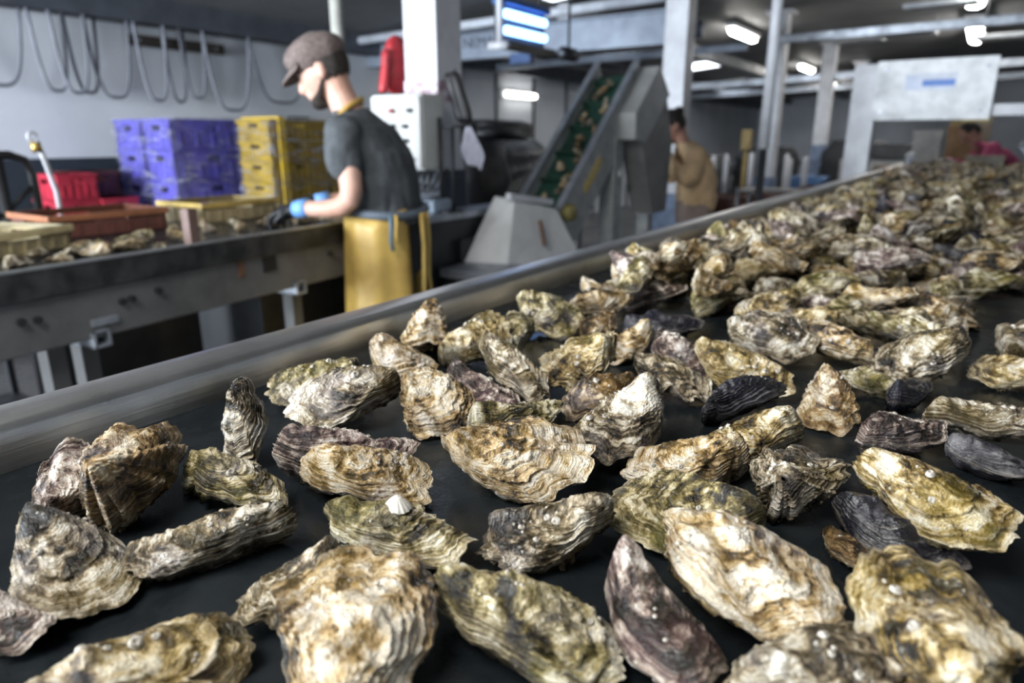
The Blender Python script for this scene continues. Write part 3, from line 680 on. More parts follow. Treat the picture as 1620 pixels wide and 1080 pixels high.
for j in range(nz + 1):
    for i in range(nx + 1):
        u = i / nx; v_ = j / nz
        w = .02 + .135 * min(1, v_ * 1.6) * (1 - .45 * max(0, v_ - .7) / .3)
        x = (u - .5) * w + .035 * v_; z = -.185 * v_ + .03 * (u - .5) * v_ * -1
        vv.append((x, .012 * math.sin(u * 9 + v_ * 3) * (.3 + v_), z))
for j in range(nz):
    for i in range(nx): a = j * (nx + 1) + i; ff.append((a, a + 1, a + nx + 2, a + nx + 1))
rg.add(vv, ff); o = rg.build('white_rag', mat('white_rag_cloth', (.62, .63, .74), .8, scale=20, c2=(.45, .46, .58)), None, True); o.location = (-2.015, 2.64, 1.483)
s_ = o.modifiers.new('thick', 'SOLIDIFY'); s_.thickness = .004; tag(o, 'white cloth rag hanging from the dark stand beside the black gloves', 'rag')

# ================================================================ inclined conveyor with its foot chute and discharge hood
ic = empty('inclined_conveyor', (-2.02, 3.9, 0), 0, 'steep grey elevator conveyor with a green belt lifting oysters', 'conveyor')
SL = math.atan2(.78, .88)
def icp(y, z): return y - 3.9, z
BX0, BX1 = -.13, .12
def along(u, off, x): # u metres up the slope from the foot, off metres perpendicular to the belt
    return Vector((x, 3.36 - 3.9 + u * math.cos(SL) - off * math.sin(SL), 1.055 + u * math.sin(SL) + off * math.cos(SL)))
def slope_box(u0, u1, o0, o1, x0, x1): return [along(u0, o0, x0), along(u0, o0, x1), along(u1, o0, x1), along(u1, o0, x0), along(u0, o1, x0), along(u0, o1, x1), along(u1, o1, x1), along(u1, o1, x0)]
UL = 1.16
MB().hexa(slope_box(0, UL, -.03, -.02, BX0, BX1)).build('green_belt', mat('green_belt', (.030, .085, .062), .45, scale=12, c2=(.015, .045, .034)), ic)
for x in (BX0 - .022, BX1):
    MB().hexa(slope_box(-.06, UL + .03, -.21, .055, x, x + .022)).build('side_plate', M['grey_paint'], ic, bevel=.004)
    MB().hexa(slope_box(-.06, UL + .03, .052, .068, x - .008, x + .030)).build('top_flange', M['galv'], ic)
for u in (.2, .42, .64, .86, 1.06): MB().hexa(slope_box(u, u + .012, -.02, .022, BX0 + .005, BX1 - .005)).build('cleat', mat('green_cleat', (.025, .07, .05), .5), ic)
MB().hexa(slope_box(.20, .46, -.09, -.035, BX1 + .022, BX1 + .026)).build('warning_patch', mat('worn_yellow_paint', (.62, .46, .13), .6, scale=30, c2=(.36, .30, .16)), ic)
MB().tube([along(-.03, .0, BX1 + .02), along(-.03, .0, BX1 + .07)], .045, 16).build('pulley_cap', mat('olive_pulley', (.26, .22, .07), .5), ic, True)
box('support_post', (.05, .02, 0), (.15, .14, 1.46), M['grey_paint'], ic, bevel=.005); box('support_post', (-.30, .25, 0), (-.22, .33, 1.35), M['grey_paint'], ic, bevel=.005)
MB().tube([(.155, .08, 1.22), (.175, .08, 1.22)], .022, 12).build('knob', M['light_grey'], ic)
MB().bar((.10, .14, .55), (.10, .65, .55), .04, .05).build('cross_bar', M['grey_paint'], ic); box('support_post', (.06, .60, 0), (.14, .68, 1.3), M['grey_paint'], ic)
hd = [(3.94 - 3.9, 1.57), (4.27 - 3.9, 1.86), (4.46 - 3.9, 1.70), (4.10 - 3.9, 1.395), (3.95 - 3.9, 1.42)]
MB().prism([(.08, y, z) for y, z in hd], (.185, 0, 0)).build('discharge_hood', mat('hood_grey', (.33, .335, .33), .45, scale=4), ic, bevel=.006)
MB().prism([(.095, y, z) for y, z in ((.20, 1.395), (.56, 1.69), (.70, 1.40), (.66, .95), (.42, .95))], (.15, 0, 0)).build('outlet_chute', mat('chute_grey', (.20, .195, .19), .55, scale=4), ic, bevel=.006)
# foot chute
fc = empty('feed_chute', (-2.0, 3.05, 0), 0, 'light grey sheet-metal feed chute at the foot of the elevator conveyor', 'chute')
top = [(-.06, -.14, 1.145), (.08, -.16, 1.135), (.12, .20, 1.06), (-.06, .24, 1.08)]; bot = [(-.07, -.40, .84), (.16, -.36, .79), (.24, .28, .79), (-.06, .28, .84)]
MB().hexa([bot[0], bot[1], bot[2], bot[3], top[0], top[1], top[2], top[3]]).build('sloping_hood', mat('pale_sheet_steel', (.68, .69, .69), .4, scale=5, c2=(.55, .56, .56)), fc, bevel=.01)
MB().bar((.07, -.20, 1.152), (.10, .16, 1.10), .035, .03).build('top_bar', M['white_paint'], fc)
MB().bar((.145, -.02, 1.02), (.20, -.06, .90), .010, .018, (1, 0, .3)).build('rust_scar', M['rust'], fc)
box('tray_frame', (-.05, -.60, .80), (.22, -.30, .84), M['galv'], fc); box('tray_body', (-.04, -.58, .20), (.22, .28, .79), M['dark_metal'], fc)
for x in (-.02, .18):
    for y in (-.54, .25): box('leg', (x - .02, y - .02, 0), (x + .02, y + .02, .22), M['dark_metal'], fc)

# ================================================================ insect lamp on its bracket
il = empty('insect_lamp', (-3.06, 4.73, 2.24), 0, 'blue insect lamp with two glowing tubes hung from a white bracket', 'insect lamp')
box('casing', (-.06, -.30, -.13), (.0, .30, .14), mat('dark_lamp_casing', (.05, .055, .07), .5), il); box('top_cover', (-.07, -.31, .12), (.05, .31, .16), mat('blue_cover', (.06, .16, .42), .5), il); box('bottom_tray', (-.08, -.34, -.17), (.08, .36, -.135), mat('tray_brown', (.16, .14, .12), .5), il)
UV = mat('glowing_blue_tube', (.6, .75, 1), .4, em=(.22, .45, 1.0), ems=3.5)
for z in (.055, -.055): MB().tube([(.02, -.27, z), (.02, .27, z)], .03, 14).build('glowing_tube', UV, il, True)
MB().tube([(.03, -.36, .55), (.03, -.36, -.16)], .024, 12).build('bracket_post', M['white_paint'], il, True); MB().tube([(-.05, -.38, -.17), (.10, -.36, -.17)], .028, 12).build('bracket_foot', M['white_paint'], il, True); MB().tube([(-.03, .28, .16), (-.03, .28, .62)], .012, 8).build('hanger', M['dark_metal'], il)
ms = empty('hanging_motor', (-3.1, 5.5, 2.12), 0, 'small dark motor hanging below the insect lamp', 'motor')
MB().tube([(0, -.1, 0), (0, .1, 0)], .055, 14).build('casing', M['black'], ms, True); MB().tube([(0, -.125, 0), (0, -.1, 0)], .028, 12).build('shaft_cap', M['galv'], ms, True); MB().tube([(0, 0, .05), (0, 0, .78)], .012, 8).build('hanger', M['dark_metal'], ms)

# ================================================================ white gantry across the belt
ga = empty('belt_gantry', (-.47, 6.2, 0), 0, 'white painted gantry frame with a panel spanning the oyster belt', 'gantry')
box('post', (-.47, -.06, 0), (-.29, .10, 1.97), M['white_paint'], ga, bevel=.006); box('post', (.90, -.06, 0), (1.0, .10, 1.66), M['white_paint'], ga, bevel=.006)
box('panel', (-.31, -.075, 1.56), (.45, .06, 1.985), mat('white_panel_worn', (.78, .79, .80), .45, scale=9, c2=(.56, .57, .58)), ga, bevel=.005)
box('side_bar', (.45, -.03, 1.585), (.95, .05, 1.665), M['white_paint'], ga, bevel=.004)
box('sticker', (-.115, -.079, 1.765), (.215, -.075, 1.885), mat('sticker_white', (.74, .78, .88), .4), ga)
box('sticker_band', (.0, -.082, 1.795), (.205, -.079, 1.84), mat('sticker_blue', (.10, .24, .66), .4), ga); box('sticker_square', (-.105, -.082, 1.78), (-.02, -.079, 1.87), mat('sticker_pale', (.62, .68, .84), .4), ga)
for x, z in ((-.25, 1.62), (-.25, 1.92), (.39, 1.62), (.39, 1.92)): MB().tube([(x, -.075, z), (x, -.085, z)], .012, 8).build('bolt', M['galv'], ga)
box('rust_edge', (.28, -.07, 1.545), (.45, -.02, 1.562), mat('yellow_rust', (.34, .26, .10), .7), ga)
# ================================================================ crates, pallets, trolley, goods
def crate_proto(name, w, d, h, m, m_rim, label, cat, slots=True, ribs=5, wall=.012):
    """open plastic crate: floor, four side panels with a hand slot, corner posts, rim. w along x, d along y"""
    e = empty(name, (0, 0, 0), 0, label, cat)
    box('crate_floor', (-w/2 + wall, -d/2 + wall, 0), (w/2 - wall, d/2 - wall, wall), m, e)
    def side(length, ax, s):
        b = MB(); t = wall; sl = min(.06, length * .16)
        def bb(a0, a1, z0, z1, o0=0, o1=t):
            if ax == 'x': b.box((a0, s * (d/2) - (o1 if s > 0 else -o0), z0), (a1, s * (d/2) - (o0 if s > 0 else -o1), z1))
            else: b.box((s * (w/2) - (o1 if s > 0 else -o0), a0, z0), (s * (w/2) - (o0 if s > 0 else -o1), a1, z1))
        L2 = length / 2
        zs0, zs1 = h * .62, h * .80
        bb(-L2, -sl, 0, h); bb(sl, L2, 0, h); bb(-sl, sl, 0, zs0); bb(-sl, sl, zs1, h)
        for k in range(ribs):
            a = -L2 + length * (k + .5) / ribs
            if abs(a) > sl or True: bb(a - .006, a + .006, .01, h * .58, -.006, 0)
        bb(-L2, L2, h * .08, h * .12, -.005, 0)
        b.build('side_panel', m, e)
    for s in (-1, 1): side(w, 'x', s); side(d, 'y', s)
    r_ = MB(); o = .010
    for a, b in (((-w/2 - o, -d/2 - o, h - .022), (w/2 + o, -d/2 + wall, h)), ((-w/2 - o, d/2 - wall, h - .022), (w/2 + o, d/2 + o, h)), ((-w/2 - o, -d/2 + wall, h - .022), (-w/2 + wall, d/2 - wall, h)), ((w/2 - wall, -d/2 + wall, h - .022), (w/2 + o, d/2 - wall, h))): r_.box(a, b)
    r_.build('rim', m_rim, e, bevel=.003)
    return e
def stack_crates(proto, spots, labels, group):
    for i, (x, y, z, rz) in enumerate(spots):
        o = proto if i == 0 else copy_tree(proto)
        o.location = (x, y, z); o.rotation_euler = (0, 0, rz); o['label'] = labels[i] if isinstance(labels, list) else labels; o['group'] = group
def plastic(name, c, dark=.55, rough=.38): return mat(name, c, rough, scale=9, c2=tuple(x * dark for x in c))
def pallet(x, y, w, d, label):
    e = empty('wooden_pallet', (x, y, 0), 0, label, 'pallet'); wd = mat('pallet_wood_%d' % (x * -10), (.30, .23, .15), .75, scale=9)
    for k in range(5): box('board', (-w/2, -d/2 + k * (d - .09) / 4, .115), (w/2, -d/2 + k * (d - .09) / 4 + .09, .135), wd, e)
    for k in (-1, 0, 1): box('bearer', (k * (w/2 - .05) - .045, -d/2, .0), (k * (w/2 - .05) + .045, d/2, .115), wd, e)
def film(name, x0, x1, y0, y1, z0, z1, label, seed, amp=.016, tint=(.9, .92, 1)):
    """stretch wrap: a wrinkled clear sleeve round a stack, glare painted in as milky streaks"""
    m, nt, b = nodes('stretch_film_%d' % seed); b.inputs['Base Color'].default_value = (.62, .63, .76, 1); b.inputs['Roughness'].default_value = .16
    b.inputs['Specular IOR Level'].default_value = 1.0
    v = texco(nt); mp = nt.nodes.new('ShaderNodeMapping'); mp.inputs['Scale'].default_value = (1.3, 1.3, 6); nt.links.new(v, mp.inputs['Vector'])
    nt.links.new(bump(nt, noise(nt, mp.outputs[0], 5, 4, .6, .8), 1.0, .11), b.inputs['Normal'])
    nt.links.new(ramp(nt, noise(nt, mp.outputs[0], 3.2, 5, .62, 1.2), [(.44, (.03,) * 3), (.56, (.16,) * 3), (.68, (.62,) * 3)]), b.inputs['Alpha'])  # milky alpha streaks paint in the glare on the film
    per = []; rr_ = .07
    for (ax, ay, a0) in ((x1 - rr_, y0 + rr_, -90), (x1 - rr_, y1 - rr_, 0), (x0 + rr_, y1 - rr_, 90), (x0 + rr_, y0 + rr_, 180)):
        for k in range(9): per.append((ax + rr_ * 1.12 * math.cos(R(a0 + k * 90 / 8)), ay + rr_ * 1.12 * math.sin(R(a0 + k * 90 / 8))))
        nx_ = {-90: (x1, y1 - rr_), 0: (x0 + rr_, y1), 90: (x0, y0 + rr_), 180: (x1 - rr_, y0)}[a0]; lx_, ly_ = per[-1]
        for k in range(1, 14): per.append((lx_ + (nx_[0] - lx_) * k / 14, ly_ + (nx_[1] - ly_) * k / 14))
    cx, cy = (x0 + x1) / 2, (y0 + y1) / 2; rows = 26; V = []
    for j in range(rows + 1):
        z = z0 + (z1 - z0) * j / rows
        for (x, y) in per: V.append((x, y, z))
    V = np.array(V); N = fbm(V * np.array([3, 3, 13]) + seed, seed, 3)
    d = V - np.array([cx, cy, 0]); d[:, 2] = 0; d /= np.linalg.norm(d, axis=1)[:, None]
    V = V + d * (np.abs(N)[:, None] * amp + .014)
    npn = len(per); f = []
    for j in range(rows):
        for k in range(npn): l = (k + 1) % npn; f.append((j*npn + k, j*npn + l, (j+1)*npn + l, (j+1)*npn + k))
    V = V - np.array([cx, cy, 0])
    o = MB().add([tuple(p) for p in V], f).build(name, m, None, True); o.location = (cx, cy, 0); tag(o, label, 'stretch wrap'); return o

# purple stack
pallet(-5.73, 3.52, .88, .80, 'wooden pallet under the purple crates')
PUR = plastic('purple_plastic', (.115, .10, .50), .6); pc = crate_proto('purple_crate', .398, .72, .235, PUR, PUR, '', 'crate')
sp = []; lb = []
LAY = ['bottom', 'second', 'third', 'fourth', 'fifth', 'top']
for j in range(6):
    for i, x in enumerate((-5.945, -5.52)):
        sp.append((x, 3.51, .14 + j * .241, 0)); lb.append('purple plastic crate, %s layer of the wrapped stack, %s' % (LAY[j], ('wall side', 'table side')[i]))
stack_crates(pc, sp, lb, 'purple crates on the pallet')
film('stretch_film', -6.16, -5.31, 3.14, 3.88, .16, 1.60, 'clear wrinkled stretch film wound round the purple crates', 3, .03)
# yellow stack
YEL = plastic('yellow_plastic', (.38, .25, .018), .5); yc = crate_proto('yellow_crate', .40, .56, .155, YEL, YEL, '', 'crate', ribs=9)
pallet(-4.82, 4.10, .50, 1.22, 'wooden pallet under the yellow crates')
sp = []; lb = []
for j in range(9):
    for i, y in enumerate((3.82, 4.41)):
        sp.append((-4.82, y, .14 + j * .1595, 0)); lb.append('yellow ribbed crate, layer %s from the pallet, %s column' % (['one', 'two', 'three', 'four', 'five', 'six', 'seven', 'eight', 'nine'][j], ('purple-side', 'worker-side')[i]))
stack_crates(yc, sp, lb, 'yellow crates on the pallet')
st_ = tag(MB().box((-4.60, 3.60, .15), (-4.585, 3.66, 1.58)).box((-5.045, 3.60, 1.58), (-4.585, 3.66, 1.592)).build('strap', mat('bright_yellow_strap', (.72, .48, .04), .4)), 'bright yellow strap over the yellow crate stack', 'strap')
film('stretch_film', -5.04, -4.60, 3.52, 4.71, .16, 1.56, 'clear film wound round the yellow crates', 9, .012)
# red stack near the wall
RED = plastic('red_plastic', (.52, .035, .065), .5); rc = crate_proto('red_crate', .42, .28, .19, RED, RED, '', 'crate')
sp = []; lb = []
for i, (y, n) in enumerate(((2.57, 6), (2.87, 5))):
    for j in range(n):
        sp.append((-5.93 + .02 * ((j * 7 + i) % 3), y, .002 + j * .196, 0)); lb.append('red crate, %s of the stack %s the purple crates' % (LAY[j] if j < n - 1 else 'topmost', ('one away from', 'right beside')[i]))
stack_crates(rc, sp, lb, 'red crates by the wall')
dr = crate_proto('dark_red_crate', .42, .30, .19, plastic('dark_red_plastic', (.10, .025, .025)), plastic('dark_red_rim', (.14, .04, .035)), '', 'crate')
stack_crates(dr, [(-6.22 + .06, 2.88, .002 + j * .196 + 5 * .196, 0) for j in range(1)], 'dark brown-red crate on top of the stack beside the purple crates', 'dark red crates by the wall')
# trolley with an orange crate behind the table
tr = empty('hand_trolley', (-3.34, 1.15, 0), 0, 'black tubular hand trolley standing behind the sorting table', 'trolley')
BT = M['black']
MB().tube([(0, -.30, .1), (0, -.30, 1.28), (0, -.26, 1.345), (0, -.20, 1.36), (0, .12, 1.36), (0, .17, 1.34), (0, .19, 1.28), (0, .19, .1)], .017, 10).build('handle_frame', BT, tr, True)
MB().tube([(0, .07, .1), (0, .07, 1.35)], .022, 10).build('upright', BT, tr, True); MB().tube([(0, .07, 1.13), (0, .19, 1.24)], .010, 8).build('strut', BT, tr, True); MB().tube([(0, -.30, 1.12), (0, .19, 1.12)], .012, 8).build('cross_bar', BT, tr, True)
box('deck', (-.75, -.32, .74), (.02, .22, .77), M['dark_metal'], tr); box('lower_deck', (-.75, -.32, .12), (.02, .22, .14), M['dark_metal'], tr)
for x in (-.72, -.03):
    for y in (-.30, .20): box('leg', (x - .015, y - .015, .12), (x + .015, y + .015, .74), M['dark_metal'], tr)
for x in (-.65, -.05):
    for y in (-.27, .17): MB().tube([(x, y - .02, .06), (x, y + .02, .06)], .06, 16).build('wheel', BT, tr, True)
oc_ = crate_proto('orange_crate', .36, .30, .19, plastic('orange_plastic', (.62, .13, .03)), plastic('orange_rim', (.66, .16, .04)), '', 'crate')
stack_crates(oc_, [(-3.70, 1.02, .772 + j * .196, 0) for j in range(2)], ['orange crate, %s of the pair on the hand trolley' % n for n in ('lower', 'upper')], 'orange crates on the trolley')
hp = empty('water_standpipe', (-3.36, 1.43, 0), 0, 'white plastic water pipe with a brass tap behind the sorting table', 'pipe')
MB().tube([(0, .0, 0), (0, .0, 1.20), (0, -.025, 1.34), (.0, -.045, 1.42)], .011, 10).build('pipe', M['white_paint'], hp, True); MB().tube([(0, -.045, 1.37), (0, -.05, 1.41)], .020, 10).build('brass_tap', mat('brass', (.55, .38, .12), .35, .8), hp, True)
MB().tube([(0, -.055 + .018 * math.cos(t), 1.432 + .018 * math.sin(t)) for t in [k * .6 for k in range(10)]], .006, 8).build('hose_loop', M['white_paint'], hp, True)
# trays on the sorting table (table frame)
def on_table(o, lx, ly, lz, rz):
    c, s = math.cos(R(6.5)), math.sin(R(6.5))
    o.location = (-2.03 + c * lx - s * ly, .70 + s * lx + c * ly, TT + lz); o.rotation_euler = (0, 0, R(6.5) + rz)
def tray(name, w, d, h, m, mr, label, lx, ly, rz, lz=.001):
    e = crate_proto(name, w, d, h, m, mr, label, 'crate', ribs=7); on_table(e, lx, ly, lz, rz); return e
tray('brown_crate', .30, .42, .085, plastic('brown_plastic', (.17, .065, .05)), plastic('orange_brown_rim', (.42, .17, .08)), 'low brown crate with an orange-brown rim on the sorting table', -.70, .68, R(-6))
tray('cream_crate', .34, .34, .075, plastic('cream_plastic', (.42, .35, .20)), plastic('cream_rim', (.58, .48, .26)), 'cream yellow crate at the trolley end of the sorting table', -.50, .20, R(14))
tray('yellow_wood_crate', .30, .38, .085, plastic('straw_plastic', (.40, .33, .20)), plastic('straw_rim', (.56, .40, .12)), 'straw-coloured crate with a yellow rim near the worker\'s glove', -.66, 1.24, R(-4))
# oysters on the sorting table come later with the other oysters

# black wrapped bales behind the bench
def bale(name, x, y, z0, w, d, h, seed, label, m):
    n = 14; b = MB(); rings_ = []
    for j in range(n + 1):
        t = j / n; k = 1 - .25 * max(0, abs(2 * t - 1) - .7) / .3
        rings_.append(ring((0, 0, h * t), w / 2 * k * 1.18, d / 2 * k * 1.18, 40, sq=.42))
    b.loft(rings_); V = np.array([tuple(p) for p in b.v]); N = fbm(V * np.array([5, 5, 16]) + seed, seed, 3)
    dd_ = V.copy(); dd_[:, 2] = 0; dd_ /= np.maximum(.01, np.linalg.norm(dd_, axis=1))[:, None]
    b.v = [tuple(p) for p in V + dd_ * N[:, None] * .045]
    o = b.build(name, m, None, True); o.location = (x, y, z0); tag(o, label, 'bale'); return o
FB = mat('black_shiny_film', (.020, .021, .028), .18, scale=14, spec=.8, bmp=.5)
pallet(-3.55, 5.0, .7, .9, 'wooden pallet under the shiny black bales')
bale('wrapped_bale', -3.55, 5.0, .136, .62, .85, .66, 2, 'lower bale wrapped in shiny black film on the pallet', FB)
bale('wrapped_bale', -3.55, 5.0, .80, .60, .82, .62, 6, 'upper bale wrapped in shiny black film beside the elevator', FB)
bale('plastic_sack', -3.15, 4.10, 0, .42, .5, 1.42, 12, 'slumped matt black plastic sacks between the rag and the bales', M['black'])
bale('plastic_sack', -3.6, 5.05, 1.42, .42, .6, .16, 15, 'crumpled black bag lying on top of the bales', M['black'])
# ================================================================ people
def catmull(pts, rad, sub=5):
    P = [Vector(p) for p in pts]; out = []; rr = []
    for i in range(len(P) - 1):
        p0 = P[max(0, i - 1)]; p1 = P[i]; p2 = P[i + 1]; p3 = P[min(len(P) - 1, i + 2)]
        for k in range(sub):
            t = k / sub
            out.append(.5 * ((2 * p1) + (p2 - p0) * t + (2 * p0 - 5 * p1 + 4 * p2 - p3) * t * t + (3 * p1 - p0 - 3 * p2 + p3) * t ** 3))
            rr.append(rad[i] + (rad[i + 1] - rad[i]) * t)
    out.append(P[-1]); rr.append(rad[-1]); return out, rr
def limb(b, pts, rad, n=14, sub=5):
    p, r_ = catmull(pts, rad, sub)
    d0 = (p[0] - p[1]).normalized(); d1 = (p[-1] - p[-2]).normalized()
    pre = [(p[0] + d0 * r_[0] * s, r_[0] * c) for s, c in ((.95, .25), (.75, .65), (.4, .92))]
    post = [(p[-1] + d1 * r_[-1] * s, r_[-1] * c) for s, c in ((.4, .92), (.75, .65), (.95, .25))]
    b.tube([a for a, _ in pre] + p + [a for a, _ in post], [c for _, c in pre] + r_ + [c for _, c in post], n)
def sphere(b, c, rx, ry, rz, n=18, m=12, fn=None, M_=None):
    v = []; f = []; c = Vector(c)
    for j in range(m + 1):
        a = math.pi * j / m
        for k in range(n):
            t = 2 * math.pi * k / n; p = Vector((math.sin(a) * math.cos(t), math.sin(a) * math.sin(t), math.cos(a)))
            if fn: p = fn(p)
            p = Vector((p.x * rx, p.y * ry, p.z * rz))
            if M_ is not None: p = M_ @ p
            v.append(c + p)
    for j in range(m):
        for k in range(n): l = (k + 1) % n; f.append((j*n + k, (j+1)*n + k, (j+1)*n + l, j*n + l))
    b.add(v, f)
def remeshed(b, name, m, parent, voxel=.009, smooth=2, folds=0.0, seed=0):
    me = b.mesh(name); o = bpy.data.objects.new(name, me); COL.objects.link(o)
    r_ = o.modifiers.new('r', 'REMESH'); r_.mode = 'VOXEL'; r_.voxel_size = voxel; r_.use_smooth_shade = True
    s = o.modifiers.new('s', 'SMOOTH'); s.iterations = smooth; s.factor = .5
    me2 = bpy.data.meshes.new_from_object(o.evaluated_get(bpy.context.evaluated_depsgraph_get())); bpy.data.objects.remove(o); bpy.data.meshes.remove(me)
    me2.name = name
    if folds:
        n = len(me2.vertices); co = np.zeros(n * 3, np.float32); me2.vertices.foreach_get('co', co); no = np.zeros(n * 3, np.float32); me2.vertices.foreach_get('normal', no)
        V = co.reshape(-1, 3).astype(float); N = no.reshape(-1, 3)
        V = V + N * (folds * (np.abs(fbm(V * np.array([7, 9, 4]) + seed, seed, 3)) - .35))[:, None]
        me2.vertices.foreach_set('co', V.astype(np.float32).ravel()); me2.update()
    me2.materials.clear(); me2.materials.append(m); me2.polygons.foreach_set('use_smooth', [True] * len(me2.polygons))
    o = bpy.data.objects.new(name, me2); link(o, parent); return o
def head_fn(p):
    z = p.z; x = p.x; y = p.y
    k = 1.0
    if z < -.1: k = 1 - .36 * min(1, (-z - .1) / .9)          # jaw narrows
    y *= k; x *= (1 - .18 * max(0, -z)) if x < 0 else (1 - .03 * max(0, -z))
    if x > 0 and abs(y) < .5 and -.15 < z < .25: x *= .96      # eye hollow
    return Vector((x, y, z))
def person(name, loc, rz, label, S):
    e = empty(name, loc, rz, label, 'person'); e.scale = (S.get('scale', 1),) * 3
    skin = S['skin']
    b = MB(); sp = S['spine']
    b.loft([ring((x, 0, z), rx, ry, 22) for x, z, rx, ry in sp])
    hx, hz, tilt = S['head']; HM = Matrix.Rotation(R(tilt), 3, 'Y')
    def H(p): return Vector((hx, 0, hz)) + HM @ Vector(p)
    sphere(b, H((0, 0, 0)), .098, .077, .122, 26, 20, head_fn, HM)
    limb(b, [(sp[-1][0] - .01, 0, sp[-1][1] - .05), ((sp[-1][0] + hx) / 2 - .015, 0, (sp[-1][1] + hz) / 2 - .02), tuple(H((-.02, 0, -.05)))], [.062, .056, .060])
    limb(b, [H((.085, 0, .02)), H((.108, 0, -.02)), H((.112, 0, -.034))], [.010, .014, .015], 10, 3)          # nose
    sphere(b, H((.080, 0, -.098)), .022, .028, .020, 12, 8)                                                    # chin
    limb(b, [H((.088, -.02, -.066)), H((.096, 0, -.064)), H((.088, .02, -.066))], [.006, .009, .006], 8, 3)    # lips
    for s in (-1, 1):
        sphere(b, H((-.012, s * .079, -.012)), .020, .011, .032, 12, 8, None, HM)                              # ears
        sphere(b, H((.078, s * .033, .034)), .018, .024, .010, 10, 6, None, HM)                                # brow
    arms = S['arms']
    for a in arms:
        limb(b, a, [.050, .040, .027, .024] if len(a) == 4 else [.05, .04, .027])
    for s in (-1, 1):
        limb(b, S.get('legs', [[(0, .09 * s, .95), (.02, .10 * s, .52), (-.02, .10 * s, .10)], ][0:1])[0], [.085, .058, .042])
        if 'legs' not in S: limb(b, [(-.02, .10 * s, .07), (.06, .105 * s, .045), (.15, .11 * s, .035)], [.040, .038, .028])
    remeshed(b, 'body', skin, e, .0085, 2)
    for s in (-1, 1):
        eb = MB(); sphere(eb, H((.083, s * .031, .018)), .011, .012, .011, 12, 8); ey = eb.build('eye', mat('eye_white', (.7, .68, .65), .3), e, True)
        ib = MB(); sphere(ib, H((.0915, s * .031, .017)), .004, .0055, .0055, 10, 6); ib.build('iris', mat('iris_brown', (.05, .03, .02), .3), ey, True)
    # hair shell
    hb = MB()
    def hair_fn(p):
        return p
    sphere(hb, H((-.012, 0, .016)), .097, .084, .116, 24, 16, None, HM)
    ho = remeshed(hb, 'hair', S['hair'], e, .010, 1, .008, 3)
    # keep the hair off the face: cut away what lies in front of the hair line
    bm = bmesh.new(); bm.from_mesh(ho.data); inv = HM.transposed()
    kill = [v for v in bm.verts if (lambda q: q.x > .052 - .25 * max(0, -(q.z)) and q.z < .075 or q.z < -.055 or (q.x > .015 and q.z < .01))(inv @ (v.co - Vector((hx, 0, hz))))]
    bmesh.ops.delete(bm, geom=kill, context='VERTS'); bm.to_mesh(ho.data); bm.free()
    sm_ = ho.modifiers.new('t', 'SOLIDIFY'); sm_.thickness = .006
    # trousers and boots
    tb = MB()
    for s in (-1, 1):
        limb(tb, [(0, .085 * s, .97), (.02, .10 * s, .52), (-.02, .10 * s, .16)], [.112, .084, .070])
    tb.loft([ring((0, 0, z), rx, ry, 24) for z, rx, ry in ((.86, .145, .192), (.96, .148, .192), (1.06, .140, .182), (1.10, .130, .170))])
    remeshed(tb, 'trousers', S['trousers'], e, .011, 2, .010, 5)
    for s in (-1, 1):
        fb = MB(); limb(fb, [(-.02, .10 * s, .26), (-.02, .10 * s, .09), (.05, .105 * s, .055), (.15, .11 * s, .045)], [.066, .060, .050, .044])
        remeshed(fb, 'boot', S['boots'], e, .010, 2)
    # upper garment with sleeves
    gb = MB(); g = S['garment']
    gb.loft([ring((x, 0, z), rx, ry, 24) for x, z, rx, ry in g['rings']])
    for a in arms:
        P = [Vector(p) for p in a]
        if g['sleeve'] < 1: q = P[0].lerp(P[1], g['sleeve']); limb(gb, [P[0] + Vector((-.01, 0, -.01)), P[0].lerp(q, .5), q], [.074, .068, .064], 14, 4)
        else: limb(gb, [P[0] + Vector((-.01, 0, -.01)), P[1], P[2]], [.078, .062, .043], 14, 5)
    remeshed(gb, g['name'], g['mat'], e, .010, 3, g.get('folds', .012), 8)
    # gloves
    for i, a in enumerate(arms):
        if S.get('glove') is None: break
        wv = Vector(a[2]); hv = Vector(a[3]); d = (hv - wv).normalized(); side = d.cross(Vector((0, 0, 1))).normalized(); up = side.cross(d)
        lat = 1 if a[0][1] > 0 else -1
        q = MB()
        limb(q, [wv - d * .02, wv + d * .02, hv], [.033, .030, .030], 12, 4)
        for k in range(-1, 2): limb(q, [wv + d * .03 + side * .016 * k, hv + side * .020 * k + d * .01], [.021, .019], 10, 2)
        for k in range(4):
            o_ = side * (.0225 * (k - 1.5)); l = (.066, .078, .072, .056)[k]
            limb(q, [hv + o_ + d * .012, hv + o_ * 1.05 + d * (.012 + l * .45) - up * .010, hv + o_ * 1.02 + d * (.010 + l * .72) - up * .034, hv + o_ + d * (.004 + l * .80) - up * .058], [.0112, .0106, .0098, .0085], 8, 3)
        tb_ = side * (-.030 if lat > 0 else .030)
        limb(q, [wv + d * .035 + tb_ * .7, wv + d * .055 + tb_ * 1.5 - up * .012, wv + d * .085 + tb_ * 1.7 - up * .030], [.014, .0125, .0105], 8, 3)
        go = remeshed(q, 'glove', S['glove'], e, .0042, 1)
        cb2 = MB(); cb2.tube([wv - d * .045, wv - d * .01, wv + d * .016], [.035, .034, .032], 14); cb2.build('cuff', S['cuff'], go, True)
    return e, H, HM

